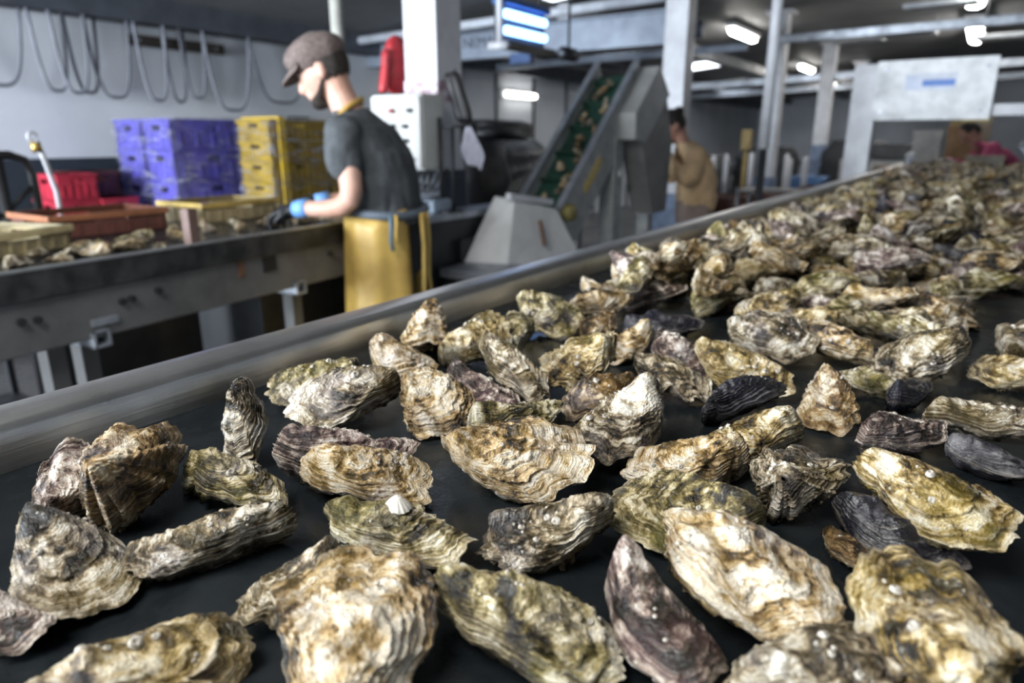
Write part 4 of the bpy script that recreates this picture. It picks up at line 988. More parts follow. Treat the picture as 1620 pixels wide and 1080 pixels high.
SKIN = mat('skin', (.60, .37, .29), .5, scale=14, c2=(.54, .29, .21))
HAIR = mat('dark_brown_hair', (.028, .018, .012), .6, scale=60, c2=(.012, .008, .006), bmp=.6)
TEE = mat('charcoal_tshirt', (.068, .075, .082), .85, scale=20, c2=(.046, .051, .056), bmp=.2)
APR = mat('yellow_oilskin_apron', (.60, .40, .10), .42, scale=7, c2=(.44, .28, .07), bmp=.12)
BLK = mat('black_boots', (.012, .012, .013), .35)
spine = [(-.01, .88, .12, .16), (0, 1.0, .122, .166), (-.005, 1.12, .112, .146), (.01, 1.24, .122, .160), (.035, 1.34, .125, .172), (.075, 1.42, .098, .165), (.105, 1.475, .060, .085), (.125, 1.50, .055, .060)]
S1 = dict(skin=SKIN, hair=HAIR, spine=spine, head=(.215, 1.635, 24), trousers=mat('dark_trousers', (.022, .024, .028), .8), boots=BLK, glove=mat('black_glove', (.014, .015, .018), .5), cuff=mat('blue_cuff', (.16, .36, .75), .5), scale=1.03,
    arms=[[(.105, .180, 1.41), (.065, .250, 1.165), (.285, .180, 1.125), (.355, .155, 1.110)], [(.105, -.180, 1.41), (.09, -.27, 1.165), (.33, -.16, 1.125), (.40, -.13, 1.110)]],
    garment=dict(name='t_shirt', mat=TEE, sleeve=.50, folds=.014, rings=[(-.005, 1.065, .155, .198), (-.005, 1.12, .146, .188), (.003, 1.22, .146, .184), (.03, 1.33, .145, .190), (.072, 1.42, .118, .180), (.10, 1.47, .078, .105), (.118, 1.492, .066, .074)]))
man, H, HM = person('person', (-2.04, 2.10, 0), R(209), 'person in a charcoal t-shirt, yellow apron and tweed cap sorting at the table', S1)
# cap: soft crown, band and brim
CAP = mat('brown_tweed', (.20, .155, .14), .9, scale=70, c2=(.10, .075, .068), bmp=.4)
cbm = MB(); sphere(cbm, H((.004, 0, .060)), .118, .100, .078, 26, 16, None, HM); sphere(cbm, H((.035, 0, .075)), .095, .085, .055, 22, 12, None, HM)
cap = remeshed(cbm, 'cap', CAP, man, .008, 2, .008, 4)
bb_ = MB(); nb = 15; vv = []; ff = []
for k in range(nb):
    t = -1 + 2 * k / (nb - 1); a = t * 1.15
    p_in = H((.004 + .108 * math.cos(a), .096 * math.sin(a), .050)); p_out = H((.004 + (.108 + .062 * math.cos(t * 1.5)) * math.cos(a * .85), .098 * math.sin(a), .030 - .012 * (1 - t * t)))
    vv += [p_in, p_out, p_out + HM @ Vector((0, 0, -.007)), p_in + HM @ Vector((0, 0, -.007))]
for k in range(nb - 1):
    for j in range(4): l = (j + 1) % 4; ff.append((k*4 + j, k*4 + l, k*4 + 4 + l, k*4 + 4 + j))
ff += [(0, 1, 2, 3), tuple((nb-1)*4 + j for j in (3, 2, 1, 0))]
bb_.add(vv, ff).build('brim', CAP, cap, True)
bd = MB(); sphere(bd, H((.062, 0, -.100)), .040, .046, .026, 20, 12, None, HM)
for s in (-1, 1): limb(bd, [H((.075, s * .030, -.092)), H((.04, s * .050, -.080)), H((.004, s * .066, -.045))], [.017, .014, .008], 10, 4)
remeshed(bd, 'beard', HAIR, man, .008, 1, .004, 2)
# apron: bib, skirt wrapped round the hips, straps and ties
def wrap(z0, z1, prof, amax, name, m, rows=14, cols=40, parent=man, flare=0.0, sd=1):
    V = []; f = []
    for j in range(rows + 1):
        z = z0 + (z1 - z0) * j / rows
        rx, ry, cx = prof(z)
        for k in range(cols + 1):
            a = -amax[0] + (amax[0] + amax[1]) * k / cols
            w = 1 + .05 * math.sin(a * 5 + sd) * (1 - j / rows) * 1.2 + .02 * math.sin(a * 11 + 2)
            V.append((cx + rx * math.cos(a) * w, ry * math.sin(a) * w, z + .012 * math.sin(a * 3)))
    for j in range(rows):
        for k in range(cols): q = j * (cols + 1) + k; f.append((q, q + 1, q + cols + 2, q + cols + 1))
    o = MB().add(V, f).build(name, m, parent, True); s_ = o.modifiers.new('t', 'SOLIDIFY'); s_.thickness = .004; return o
sk = wrap(.28, 1.115, lambda z: (.158 + .05 * (1.1 - z), .200 + .05 * (1.1 - z), .0), (2.2, 2.45), 'apron_skirt', APR, parent=man)
wrap(1.10, 1.36, lambda z: (.152, .185, .005 + .12 * max(0, z - 1.2)), (.75, .75), 'apron_bib', APR, rows=8, cols=16, parent=man)
nk = [H((.02, s * .09, -.16)) for s in (-1, 1)]
MB().tube([(.17, -.12, 1.34), (.16, -.105, 1.44), (.10, -.075, 1.50), (.070, 0, 1.53), (.10, .075, 1.50), (.16, .105, 1.44), (.17, .12, 1.34)], .010, 8).build('neck_strap', mat('yellow_strap', (.58, .36, .08), .5), man, True)
MB().tube([( .160 * math.cos(t), .206 * math.sin(t), 1.108 + .008 * math.sin(2 * t)) for t in [2 * math.pi * k / 32 for k in range(32)]], .017, 8, closed=True).build('waist_strap', mat('blue_grey_strap', (.13, .16, .20), .7), man, True)
for (a, l, c, nm) in ((2.0, .13, (.10, .16, .20), 'tie_end'), (2.1, .10, (.58, .38, .10), 'tie_end'), (2.75, .42, (.55, .37, .10), 'tie_end'), (2.95, .36, (.50, .34, .09), 'tie_end')):
    x, y = .178 * math.cos(a), .222 * math.sin(a)
    MB().tube([(x, y, 1.105), (x * 1.05, y * 1.05, 1.105 - l * .3), (x * 1.02, y * 1.1, 1.105 - l * .7), (x * 1.1, y * 1.1, 1.105 - l)], [.010, .009, .009, .007], 8).build(nm, mat('tie_%d' % int(a * 100), c, .6), man, True)

# the second worker, in a beige sweatshirt
S2 = dict(skin=mat('skin_tanned', (.40, .21, .15), .5, scale=14, c2=(.34, .17, .12)), hair=HAIR, spine=spine, head=(.215, 1.615, 34), trousers=mat('beige_trousers', (.34, .26, .22), .85), boots=BLK, glove=mat('navy_glove', (.018, .022, .040), .5), cuff=mat('violet_cuff', (.24, .22, .40), .5),
    arms=[[(.075, .185, 1.405), (.13, .27, 1.215), (.285, .115, 1.40), (.29, .085, 1.475)], [(.075, -.185, 1.405), (.16, -.26, 1.22), (.29, -.10, 1.37), (.30, -.07, 1.44)]],
    garment=dict(name='sweatshirt', mat=mat('beige_sweatshirt', (.66, .46, .26), .9, scale=24, c2=(.56, .38, .21), bmp=.2), sleeve=1, folds=.016, rings=[(-.005, .98, .150, .192), (-.005, 1.06, .158, .202), (.003, 1.2, .155, .196), (.03, 1.33, .152, .196), (.072, 1.42, .124, .186), (.10, 1.47, .084, .112), (.118, 1.495, .070, .078)]), scale=.94)
m2, H2, HM2 = person('person', (-1.78, 5.16, 0), R(212), 'person in a beige sweatshirt with gloved hands raised to the face', S2)
bn = MB(); sphere(bn, H2((-.09, 0, .07)), .04, .045, .04, 14, 10); remeshed(bn, 'hair_bun', HAIR, m2, .008, 1, .006, 3)
# the far worker in pink, stooping over the belt's end
sp3 = [(-.01, .88, .12, .16), (0, 1.0, .122, .166), (.05, 1.12, .112, .146), (.14, 1.22, .122, .160), (.24, 1.30, .125, .172), (.33, 1.355, .098, .160), (.39, 1.385, .060, .085), (.42, 1.40, .055, .060)]
S3 = dict(skin=S2['skin'], hair=HAIR, spine=sp3, head=(.50, 1.50, 45), trousers=mat('dark_trousers_2', (.03, .028, .028), .8), boots=BLK, glove=BLK, cuff=BLK,
    arms=[[(.32, .175, 1.335), (.42, .22, 1.11), (.62, .14, 1.18), (.69, .12, 1.19)], [(.32, -.175, 1.335), (.44, -.22, 1.11), (.62, -.14, 1.18), (.69, -.12, 1.19)]],
    garment=dict(name='sweater', mat=mat('pink_sweater', (.42, .075, .15), .9, scale=24), sleeve=1, folds=.014, rings=[(-.005, .98, .150, .19), (.05, 1.10, .150, .19), (.14, 1.21, .148, .19), (.24, 1.30, .145, .19), (.33, 1.36, .12, .18), (.39, 1.39, .08, .11), (.41, 1.40, .066, .078)]), scale=1.0)
m3, H3, HM3 = person('person', (.30, 9.55, 0), R(196), 'person in a pink sweater stooping at the far end of the belt', S3)
# ================================================================ things at the far end of the shed
fb = empty('packing_bench', (-.55, 10.2, 0), 0, 'brown wooden packing bench beyond the end of the oyster belt', 'bench')
WOOD = mat('brown_wood', (.16, .105, .065), .7, scale=8); 
box('bench_top', (-.6, -.35, 1.06), (.62, .35, 1.10), WOOD, fb)
for x in (-.55, .57):
    for y in (-.3, .3): box('leg', (x - .03, y - .03, 0), (x + .03, y + .03, 1.06), WOOD, fb)
box('front_board', (-.6, -.36, .80), (.62, -.34, 1.06), WOOD, fb)
def carton(x, y, z, w, d, h, c, label, rz=0, lid=True):
    e = empty('carton', (x, y, z), rz, label, 'box'); m = mat('carton_%d_%d' % (int(x * 100), int(z * 100)), c, .75, scale=6)
    box('body', (-w/2, -d/2, 0), (w/2, d/2, h * .9), m, e, bevel=.006); box('lid', (-w/2 - .008, -d/2 - .008, h * .86), (w/2 + .008, d/2 + .008, h), m, e, bevel=.006); return e
carton(-.62, 10.2, 1.10, .30, .3, .42, (.36, .35, .33), 'grey carton beside the brown one on the packing bench')
carton(-.28, 10.2, 1.10, .28, .3, .48, (.22, .13, .06), 'brown carton in the middle of the packing bench')
carton(-.28, 10.2, 1.581, .26, .28, .16, (.30, .22, .10), 'small straw-coloured carton on top of the brown one')
carton(-.06, 10.25, 1.10, .14, .26, .64, (.40, .33, .24), 'tall narrow beige carton on the packing bench')
carton(.0, 9.0, 1.04, .34, .2, .22, (.34, .30, .24), 'pale tray of oysters beside the stooping person')
sb = empty('tray_stand', (.0, 9.0, 0), 0, 'dark metal stand under the pale tray', 'stand'); box('stand_top', (-.2, -.14, 1.0), (.2, .14, 1.038), M['dark_metal'], sb)
for x in (-.17, .17):
    for y in (-.11, .11): box('leg', (x - .015, y - .015, 0), (x + .015, y + .015, 1.0), M['dark_metal'], sb)
jg = empty('white_jug', (-.70, 9.1, 1.0), 0, 'white plastic jug with a round cap standing past the gantry', 'jug')
MB().loft([ring((0, 0, z), r_, r_, 16) for z, r_ in ((0, .055), (.02, .062), (.12, .060), (.16, .045), (.19, .03))]).build('jug_body', mat('white_plastic', (.66, .72, .82), .4), jg, True); bq = MB(); sphere(bq, (0, 0, .235), .052, .052, .052); bq.build('round_cap', mat('white_cap', (.8, .82, .86), .4), jg, True)
js = empty('jug_stand', (-.70, 9.1, 0), 0, 'dark crate stand under the white jug', 'stand'); box('stand_body', (-.16, -.14, .0), (.16, .14, .97), M['dark_metal'], js); box('stand_top', (-.18, -.16, .97), (.18, .16, .998), M['black'], js)
mc = empty('grading_machine', (-1.25, 11.6, 0), 0, 'grey and black grading machine seen through the gantry opening', 'machine')
box('casing', (-.5, -.4, 0), (.45, .4, 1.15), M['grey_paint'], mc, bevel=.01); box('black_hood', (-.1, -.42, 1.15), (.4, .35, 1.36), M['black'], mc, bevel=.02); box('screen', (-.4, -.1, 1.15), (-.15, -.06, 1.4), M['galv'], mc)
rc2 = empty('round_guard', (.36, 8.75, 0), 0, 'grey curved tube guard at the far corner of the belt', 'guard')
MB().tube([(.06, 0, 0), (.06, 0, 1.05), (.03, 0, 1.22), (-.06, 0, 1.34), (-.10, .0, 1.36)], .045, 12).build('guard_tube', M['galv'], rc2, True); MB().tube([(.02, .12, 0), (.02, .12, 1.16)], .025, 10).build('guard_post', M['white_paint'], rc2, True)

# rows of white posts, barrels and racks beyond the thin pole
for i, (x, y, h) in enumerate(((-3.04, 10.0, 1.22), (-2.80, 10.4, 1.24), (-2.42, 10.9, 1.22), (-2.18, 10.0, 1.18), (-1.98, 10.0, 1.2), (-3.32, 10.3, 1.2))):
    e = empty('guard_post', (x, y, 0), 0, ['short white guard post next to the yellow stand', 'short white guard post between the yellow stand and the column', 'short white guard post right behind the thin pole', 'short white guard post in front of the blue barrel', 'short white guard post beside the gantry foot', 'short white guard post behind the beige sweatshirt'][i], 'post')
    MB().tube([(0, 0, 0), (0, 0, h - .03), (0, 0, h)], [.035, .035, .02], 12).build('tube', M['white_paint'], e, True); box('foot_plate', (-.08, -.08, 0), (.08, .08, .012), M['white_paint'], e)
ys = empty('yellow_stand', (-2.95, 10.6, 0), 0, 'brownish yellow tool stand among the white posts', 'stand')
YB = mat('brown_yellow', (.26, .19, .07), .6); MB().tube([(0, 0, 0), (0, 0, 1.30)], .03, 10).build('upright', YB, ys, True); box('head', (-.07, -.05, 1.28), (.07, .05, 1.56), YB, ys, bevel=.01); box('foot_plate', (-.1, -.1, 0), (.1, .1, .02), YB, ys)
BL = mat('blue_barrel', (.05, .13, .30), .45)
for i, (x, y, lab) in enumerate(((-3.25, 9.1, 'blue barrel right behind the beige sweatshirt'), (-2.2, 11.6, 'blue barrel near the gantry foot'), (-4.4, 12.4, 'blue barrel near the far wall'))):
    e = empty('barrel', (x, y, 0), 0, lab, 'barrel'); h = .88
    MB().loft([ring((0, 0, z), r_, r_, 24) for z, r_ in ((0, .26), (.03, .285), (.28, .29), (.30, .302), (.32, .29), (.56, .29), (.58, .302), (.60, .29), (h - .03, .285), (h, .27))]).build('barrel_body', BL, e, True); MB().tube([(.12, 0, h), (.12, 0, h + .025)], .04, 12).build('bung', M['black'], e, True)
for i, (x, y, w, h, lab) in enumerate(((-3.3, 13.3, .9, 1.3, 'dark covered machine behind the white posts'), (-1.75, 12.6, .8, 1.42, 'dark covered machine by the gantry post'), (-3.9, 11.2, .9, 1.2, 'dark covered machine behind the beige sweatshirt'))):
    bale('covered_machine', x, y, 0, w, .7, h, 30 + i, lab, mat('dark_tarp_%d' % i, (.035, .038, .045), .7)).__setitem__('category', 'machine')
for i, (x, y) in enumerate(((-2.3, 7.6), (-2.0, 8.5), (-1.65, 9.6), (-1.45, 10.6))):
    e = crate_proto('brown_bin', .5, .62, .42, plastic('brown_bin_%d' % i, (.16, .06, .04)), plastic('brown_bin_rim_%d' % i, (.20, .085, .055)), ['brown plastic bin standing past the second column', 'brown plastic bin at the foot of the third column', 'brown plastic bin before the gantry post', 'brown plastic bin behind the gantry post'][i], 'bin')
    e.location = (x, y, .425)
    e2 = copy_tree(e); e2.location = (x, y, .0); e2['label'] = e['label'].replace('brown plastic bin', 'lower brown plastic bin')
    e['label'] = e['label'].replace('brown plastic bin', 'upper brown plastic bin')
rk = empty('steel_rack', (-1.55, 6.9, 0), 0, 'dark steel rack with net sacks below the elevator conveyor outlet', 'rack')
for x in (-.35, .35):
    for y in (-.2, .2): box('upright', (x - .015, y - .015, 0), (x + .015, y + .015, .98), M['dark_metal'], rk)
for z in (.25, .6, .95): box('shelf', (-.37, -.22, z), (.37, .22, z + .02), M['dark_metal'], rk)
HEROES = [
    (-0.3213, 0.1361, 58.6, 0.1069, 0.0652, 'ochre', 'large ochre oyster with a flat sunken lid beside the small pinkish one', {'seed': 5, 'face': 14.2, 'barn': 7, 'thick': 0.2}),
    (-0.4378, 0.1133, 9.8, 0.073, 0.0446, 'purple', 'small pinkish oyster pointing its thin lip at the belt rim', {'seed': 21, 'face': 2.1, 'frill': 0.7, 'thick': 0.26}),
    (-0.2442, 0.2106, 129.5, 0.1103, 0.1048, 'cream', 'broad cream oyster with orange stains and a fan-shaped lip', {'seed': 3, 'face': 17.7, 'barn': 3, 'lam': 7, 'thick': 0.26, 'frill': 1.2}),
    (-0.1749, 0.2729, 6.0, 0.1178, 0.0671, 'olive', 'long olive-brown oyster with a pink knobbly hinge and raised ring ridge', {'seed': 14, 'face': 14.5, 'barn': 7, 'thick': 0.36}),
    (-0.3156, 0.2273, -91.5, 0.0725, 0.0508, 'grey', 'grey oyster with a spiky encrusted lip tucked behind the broad cream one', {'seed': 33, 'face': 5.6, 'barn': 9, 'thick': 0.38}),
    (-0.1117, 0.3151, -35.9, 0.1069, 0.0566, 'purple', 'long smooth purple and white oyster lying between two large brown ones', {'seed': 41, 'face': -1.7, 'frill': 0.5, 'barn': 3, 'thick': 0.38, 'lam': 6}),
    (-0.0815, 0.37, -17.6, 0.1138, 0.0877, 'cream', 'big tan oyster with concentric rings, a crusted hinge and a white hinge tip', {'seed': 8, 'face': 10.5, 'barn': 10, 'lam': 10, 'thick': 0.24, 'lift': 0.016}),
    (0.0135, 0.3599, 118.1, 0.097, 0.0767, 'ochre', 'yellow-green oyster with a fringed lip leaning on the dark speckled one', {'seed': 52, 'face': 17.3, 'barn': 3, 'lam': 10, 'frill': 1.1, 'lift': 0.02}),
    (-0.0158, 0.3238, 37.7, 0.1212, 0.0606, 'grey', 'dark oyster spotted with white patches lying under the yellow-green one', {'seed': 61, 'face': 22.0, 'barn': 12, 'thick': 0.36}),
    (-0.01, 0.4942, -20.2, 0.0887, 0.0514, 'black', 'smooth black oyster half covered by its pale neighbour', {'seed': 71, 'face': 9.3, 'frill': 0.55, 'barn': 0, 'thick': 0.34, 'lam': 7}),
    (0.0067, 0.5192, -22.1, 0.1097, 0.0724, 'ochre', 'long pale gold oyster with a translucent lip and two white blisters', {'seed': 84, 'face': 18.3, 'barn': 4, 'lam': 8, 'thick': 0.24, 'lift': 0.02}),
    (-0.0853, 0.5296, 81.4, 0.0905, 0.0787, 'grey', 'rough star-shaped grey oyster with curled corners', {'seed': 92, 'face': 14.2, 'frill': 1.9, 'barn': 8, 'thick': 0.38}),
    (-0.0349, 0.4704, -45.6, 0.0551, 0.0281, 'brown', 'small brown oyster wedged between the ringed tan one and the black one', {'seed': 101, 'face': -4.0, 'barn': 2}),
    (-0.4027, 0.2249, -117.9, 0.1083, 0.0466, 'grey', 'slender grey oyster with a white lip and an upturned knobbly hinge', {'seed': 112, 'face': 13.4, 'barn': 6, 'bend': 0.1, 'thick': 0.34}),
    (-0.452, 0.1567, -3.9, 0.0962, 0.0876, 'grey', 'lumpy grey-tan oyster with one round white barnacle scar', {'seed': 122, 'face': 11.6, 'barn': 9, 'thick': 0.42, 'frill': 0.8}),
    (-0.553, 0.2053, 140.0, 0.0939, 0.0563, 'purple', 'grey-violet oyster crusted with barnacles leaning on the brown humped one', {'seed': 133, 'face': 22.0, 'barn': 9, 'thick': 0.36}),
    (-0.5157, 0.235, 125.7, 0.1003, 0.0803, 'brown', 'big humped brown oyster with a ragged crest along its top', {'seed': 141, 'face': 21.8, 'barn': 3, 'thick': 0.62, 'deep': 0.4, 'frill': 1.6}),
    (-0.4532, 0.2819, 10.2, 0.1012, 0.0486, 'olive', 'dark olive oyster with a clear brittle lip below the upright one', {'seed': 152, 'face': -0.9, 'barn': 4, 'thick': 0.4}),
    (-0.2981, 0.3015, 16.9, 0.1079, 0.0594, 'olive', 'brown-striped oyster with a knobbly hinge and a white limpet on its back', {'seed': 165, 'face': 4.3, 'barn': 4, 'thick': 0.38, 'lam': 11, 'limpet': 1}),
    (-0.2114, 0.3583, -125.7, 0.0994, 0.0557, 'grey', 'dark grey oyster with a crusted hollow and a rippled lip', {'seed': 172, 'face': 21.7, 'barn': 14, 'frill': 1.4, 'thick': 0.24}),
    (-0.1412, 0.4374, -158.2, 0.1097, 0.0845, 'olive', 'smooth striped brown oyster lying under the ringed tan one', {'seed': 183, 'face': 21.4, 'barn': 3, 'frill': 0.5, 'lam': 12, 'thick': 0.34}),
    (-0.3713, 0.3495, 24.6, 0.1052, 0.0578, 'cream', 'yellow-cream oyster set with glassy barnacles and a scaly lip', {'seed': 194, 'face': 14.5, 'barn': 11, 'lam': 11, 'thick': 0.3, 'lift': 0.004}),
    (-0.4195, 0.3687, 45.7, 0.1114, 0.0468, 'purple', 'narrow banded purple-brown oyster behind the yellow-cream one', {'seed': 203, 'face': 4.9, 'barn': 8, 'thick': 0.4, 'frill': 0.8}),
    (-0.2843, 0.4317, 24.4, 0.1243, 0.1081, 'cream', 'bright white-cream oyster with bluish scars and a pointed hinge', {'seed': 213, 'face': 25.6, 'barn': 5, 'thick': 0.26, 'lam': 10}),
    (-0.3418, 0.5186, 64.1, 0.1097, 0.0461, 'olive', 'thin olive-grey oyster edging out behind the bright white-cream one', {'seed': 222, 'face': 9.1, 'barn': 1}),
    (-0.2404, 0.5431, -94.8, 0.1248, 0.0787, 'grey', 'long striped grey oyster lying diagonally with its hinge raised', {'seed': 232, 'face': 14.0, 'barn': 4, 'lam': 13, 'thick': 0.32, 'lift': 0.008}),
    (-0.1693, 0.5173, -137.2, 0.1104, 0.0585, 'cream', 'cream oyster with a coiled grey hinge beside the striped brown one', {'seed': 242, 'face': 10.9, 'barn': 4, 'thick': 0.32}),
    (-0.1362, 0.6, -127.9, 0.106, 0.0636, 'ochre', 'golden cream oyster with a small curl at its hinge', {'seed': 253, 'face': 14.5, 'barn': 7, 'thick': 0.28, 'lam': 8}),
    (-0.0937, 0.7269, -74.2, 0.0841, 0.0698, 'brown', 'wrinkled brown oyster tilted up with its hinge at the top', {'seed': 262, 'face': 28.9, 'barn': 2, 'thick': 0.26, 'frill': 1.2}),
    (-0.1631, 0.6706, 51.5, 0.1013, 0.0385, 'black', 'thin dark oyster standing on edge with a curled black tip', {'seed': 272, 'face': 25.1, 'barn': 3, 'thick': 0.45}),
    (-0.1968, 0.779, -15.4, 0.1228, 0.0896, 'ochre', 'round amber oyster with an orange-edged lip and a pebbly hinge', {'seed': 283, 'face': 21.5, 'barn': 7, 'thick': 0.28}),
    (-0.0685, 0.8396, -195.6, 0.0704, 0.0486, 'olive', 'small olive oyster with a white lump beside the wrinkled brown one', {'seed': 291, 'face': 22.4, 'barn': 3}),
    (-0.0247, 0.6905, 52.6, 0.0932, 0.0578, 'purple', 'dark plum and white oyster just behind the long pale gold one', {'seed': 303, 'face': 6.1, 'barn': 8, 'thick': 0.44}),
    (0.0449, 0.7739, 12.5, 0.1081, 0.0508, 'grey', 'long grey oyster dotted with pale barnacles near the belt edge', {'seed': 311, 'face': 11.3, 'barn': 12, 'thick': 0.32}),
    (0.0502, 0.6752, -8.4, 0.0848, 0.0373, 'black', 'flat black oyster shell in the shadow behind the pale gold one', {'seed': 322, 'face': -1.1, 'barn': 0, 'frill': 0.5, 'thick': 0.24}),
    (-0.0274, 0.9231, -136.7, 0.1187, 0.0724, 'grey', 'knobbly grey-white oyster with a narrow drawn-out hinge', {'seed': 331, 'face': 28.8, 'barn': 8, 'thick': 0.4}),
    (0.0656, 0.9557, -180.4, 0.0945, 0.0662, 'ochre', 'amber oyster with a dark-banded rounded lip', {'seed': 343, 'face': 22.3, 'barn': 2, 'lam': 10}),
    (-0.5771, 0.4702, -117.7, 0.1032, 0.0671, 'olive', 'grey-olive oyster with white knobs hidden behind the broad greyish one', {'seed': 352, 'face': 27.4, 'barn': 6, 'thick': 0.34}),
    (-0.503, 0.4493, -114.0, 0.123, 0.08, 'grey', 'broad greyish oyster with a bristly dark patch and a raised rim', {'seed': 361, 'face': 22.2, 'barn': 12, 'thick': 0.24, 'lam': 8, 'lift': 0.004}),
    (-0.5504, 0.5854, -1.9, 0.1014, 0.0831, 'cream', 'short cream oyster with a curled hinge beside the rim', {'seed': 373, 'face': 19.8, 'barn': 5, 'thick': 0.34}),
    (-0.5935, 0.678, -59.5, 0.1386, 0.0748, 'cream', 'narrow knobbly cream oyster propped up against its short neighbour', {'seed': 382, 'face': 19.0, 'pitch': -24, 'barn': 5, 'thick': 0.4}),
    (-0.4256, 0.4928, -9.0, 0.087, 0.0879, 'cream', 'squarish cream oyster with one pointed corner', {'seed': 391, 'face': 30.9, 'barn': 5, 'frill': 1.4, 'thick': 0.22}),
    (-0.5193, 0.6842, 72.5, 0.1136, 0.0852, 'ochre', 'rounded yellow-olive oyster covered in small pale bumps', {'seed': 402, 'face': 32.2, 'barn': 10, 'thick': 0.34}),
    (-0.4067, 0.5458, -12.7, 0.1099, 0.0615, 'purple', 'dark purple oyster with pinkish bands lying low among the others', {'seed': 412, 'face': 5.1, 'barn': 2, 'thick': 0.4}),
    (-0.4019, 0.6032, -22.4, 0.1183, 0.0604, 'grey', 'black and white streaked oyster sloping down to the belt', {'seed': 421, 'face': 17.5, 'barn': 4, 'lam': 11, 'lift': 0.01}),
    (-0.3547, 0.6649, -113.5, 0.1022, 0.0807, 'ochre', 'pale green-gold oyster with a deeply frilled lip', {'seed': 432, 'face': 29.3, 'barn': 4, 'frill': 2.0, 'thick': 0.22, 'lift': 0.006}),
    (-0.3003, 0.6207, -107.3, 0.0979, 0.0646, 'brown', 'tan-brown oyster with ring-shaped barnacles beneath the striped grey one', {'seed': 442, 'face': 17.8, 'barn': 5}),
    (-0.5121, 0.8626, -4.1, 0.109, 0.0926, 'olive', 'rounded pale olive oyster in front of the rim with a thin shiny edge', {'seed': 451, 'face': 29.3, 'barn': 4, 'lam': 10}),
    (-0.4826, 0.976, 56.7, 0.1174, 0.0786, 'cream', 'cream oyster with a blue-grey lip at the edge of the pile', {'seed': 462, 'face': 29.3, 'barn': 4}),
    (-0.429, 0.8596, 99.5, 0.0873, 0.062, 'brown', 'small dark brown oyster tucked under the cream one with the blue-grey lip', {'seed': 471, 'face': 21.6, 'barn': 3}),
    (-0.3543, 0.8105, -102.3, 0.098, 0.0558, 'cream', 'small peach-cream oyster with an orange edge', {'seed': 482, 'face': 12.6, 'barn': 2, 'thick': 0.34}),
    (-0.3546, 0.922, 45.4, 0.1267, 0.0671, 'black', 'blue-black smooth shell with a pale rippled border', {'seed': 491, 'face': 7.8, 'barn': 0, 'frill': 0.6, 'thick': 0.3}),
    (-0.2835, 0.7852, -47.9, 0.113, 0.0757, 'purple', 'mauve-grey oyster covered with a patch of ring barnacles', {'seed': 502, 'face': 16.3, 'barn': 12}),
    (-0.2597, 0.7088, -12.9, 0.1032, 0.0609, 'grey', 'brown-grey oyster with a curled white frill along one side', {'seed': 511, 'face': 14.9, 'barn': 3, 'frill': 2.0}),
    (-0.4974, 0.7579, 117.3, 0.0878, 0.0465, 'olive', 'small olive oyster leaning up beside the rounded pale olive one', {'seed': 521, 'face': 26.2, 'barn': 1}),
    (-0.196, 0.9021, 0.1, 0.1139, 0.0911, 'grey', 'white-speckled grey oyster resting on the round amber one', {'seed': 533, 'face': 31.1, 'barn': 6, 'lift': 0.008}),
    (-0.1251, 0.9337, 159.2, 0.1102, 0.0639, 'cream', 'pinkish white oyster with knobs lying on the speckled grey one', {'seed': 541, 'face': 25.7, 'barn': 6, 'lift': 0.01}),
    (-0.2438, 1.1001, -119.5, 0.1233, 0.0888, 'ochre', 'hollow golden half shell tipped on its side', {'seed': 552, 'face': 23.6, 'barn': 2, 'thick': 0.12, 'frill': 1.0}),
    (-0.1635, 1.1628, -16.8, 0.0981, 0.05, 'purple', 'dark plum oyster with white spots below the dense pile', {'seed': 563, 'face': 18.0, 'barn': 5}),
    (-0.0417, 1.0466, -6.5, 0.123, 0.0578, 'olive', 'long olive-brown oyster lying across the front of the dense pile', {'seed': 571, 'face': 25.0, 'barn': 6, 'lift': 0.012}),
    (0.0778, 1.0899, 74.4, 0.0888, 0.0719, 'grey', 'round rough grey oyster alone on the dark belt by the far gap', {'seed': 583, 'face': 28.6, 'barn': 8}),
    (-0.0312, 0.8164, 76.0, 0.0836, 0.041, 'black', 'small dark shell sunk in the gap behind the plum and white oyster', {'seed': 592, 'face': 2.3, 'barn': 0}),
]
for (x, y, a, L, Wd, kind, label, e) in HEROES:
    hero((x, y), R(a), L, Wd, kind, label, **e)
hero((-.512, .335), R(-75), .080, .052, 'grey', 'pointed grey oyster standing upright with its hinge in the air', pitch=72, seed=605, barn=3, thick=.34, deep=.26, frill=.9)
# ================================================================ the heap of oysters farther along the belt
rsP = np.random.RandomState(77)
NT, NA = 24, 72
TEMPL = []; TLOW = []
for k in range(12):
    wr_ = rsP.uniform(.52, .80); th_ = rsP.uniform(.26, .42); fr_ = rsP.uniform(.9, 1.6); bd_ = rsP.uniform(-.06, .06)
    for dst, n1_, na_ in ((TEMPL, NT, NA), (TLOW, 9, 28)):
        (Va, a1, p1, s1, g1), (Vb, a2, p2, s2, g2) = oyster_valves(.105, .105 * wr_, 700 + k, th_, .24, fr_, bd_, 8, n1_, na_)
        V = np.concatenate([Va, Vb]); Q = np.concatenate([valve_faces(a1, na_), valve_faces(a2, na_, off=len(Va), flip=True)])
        dst.append((V, Q, dict(phase=np.concatenate([p1, p2]), lamella=np.concatenate([s1, s2]), age=np.concatenate([g1, g2]))))
TMESH = []
for k in range(12):
    me = mesh_np('oyster', *TEMPL[k]); me.materials.append(SHELL['grey']); TMESH.append(me)
KINDS = ['cream', 'grey', 'ochre', 'olive', 'purple', 'brown', 'black']; KP = [.24, .25, .14, .14, .09, .09, .05]
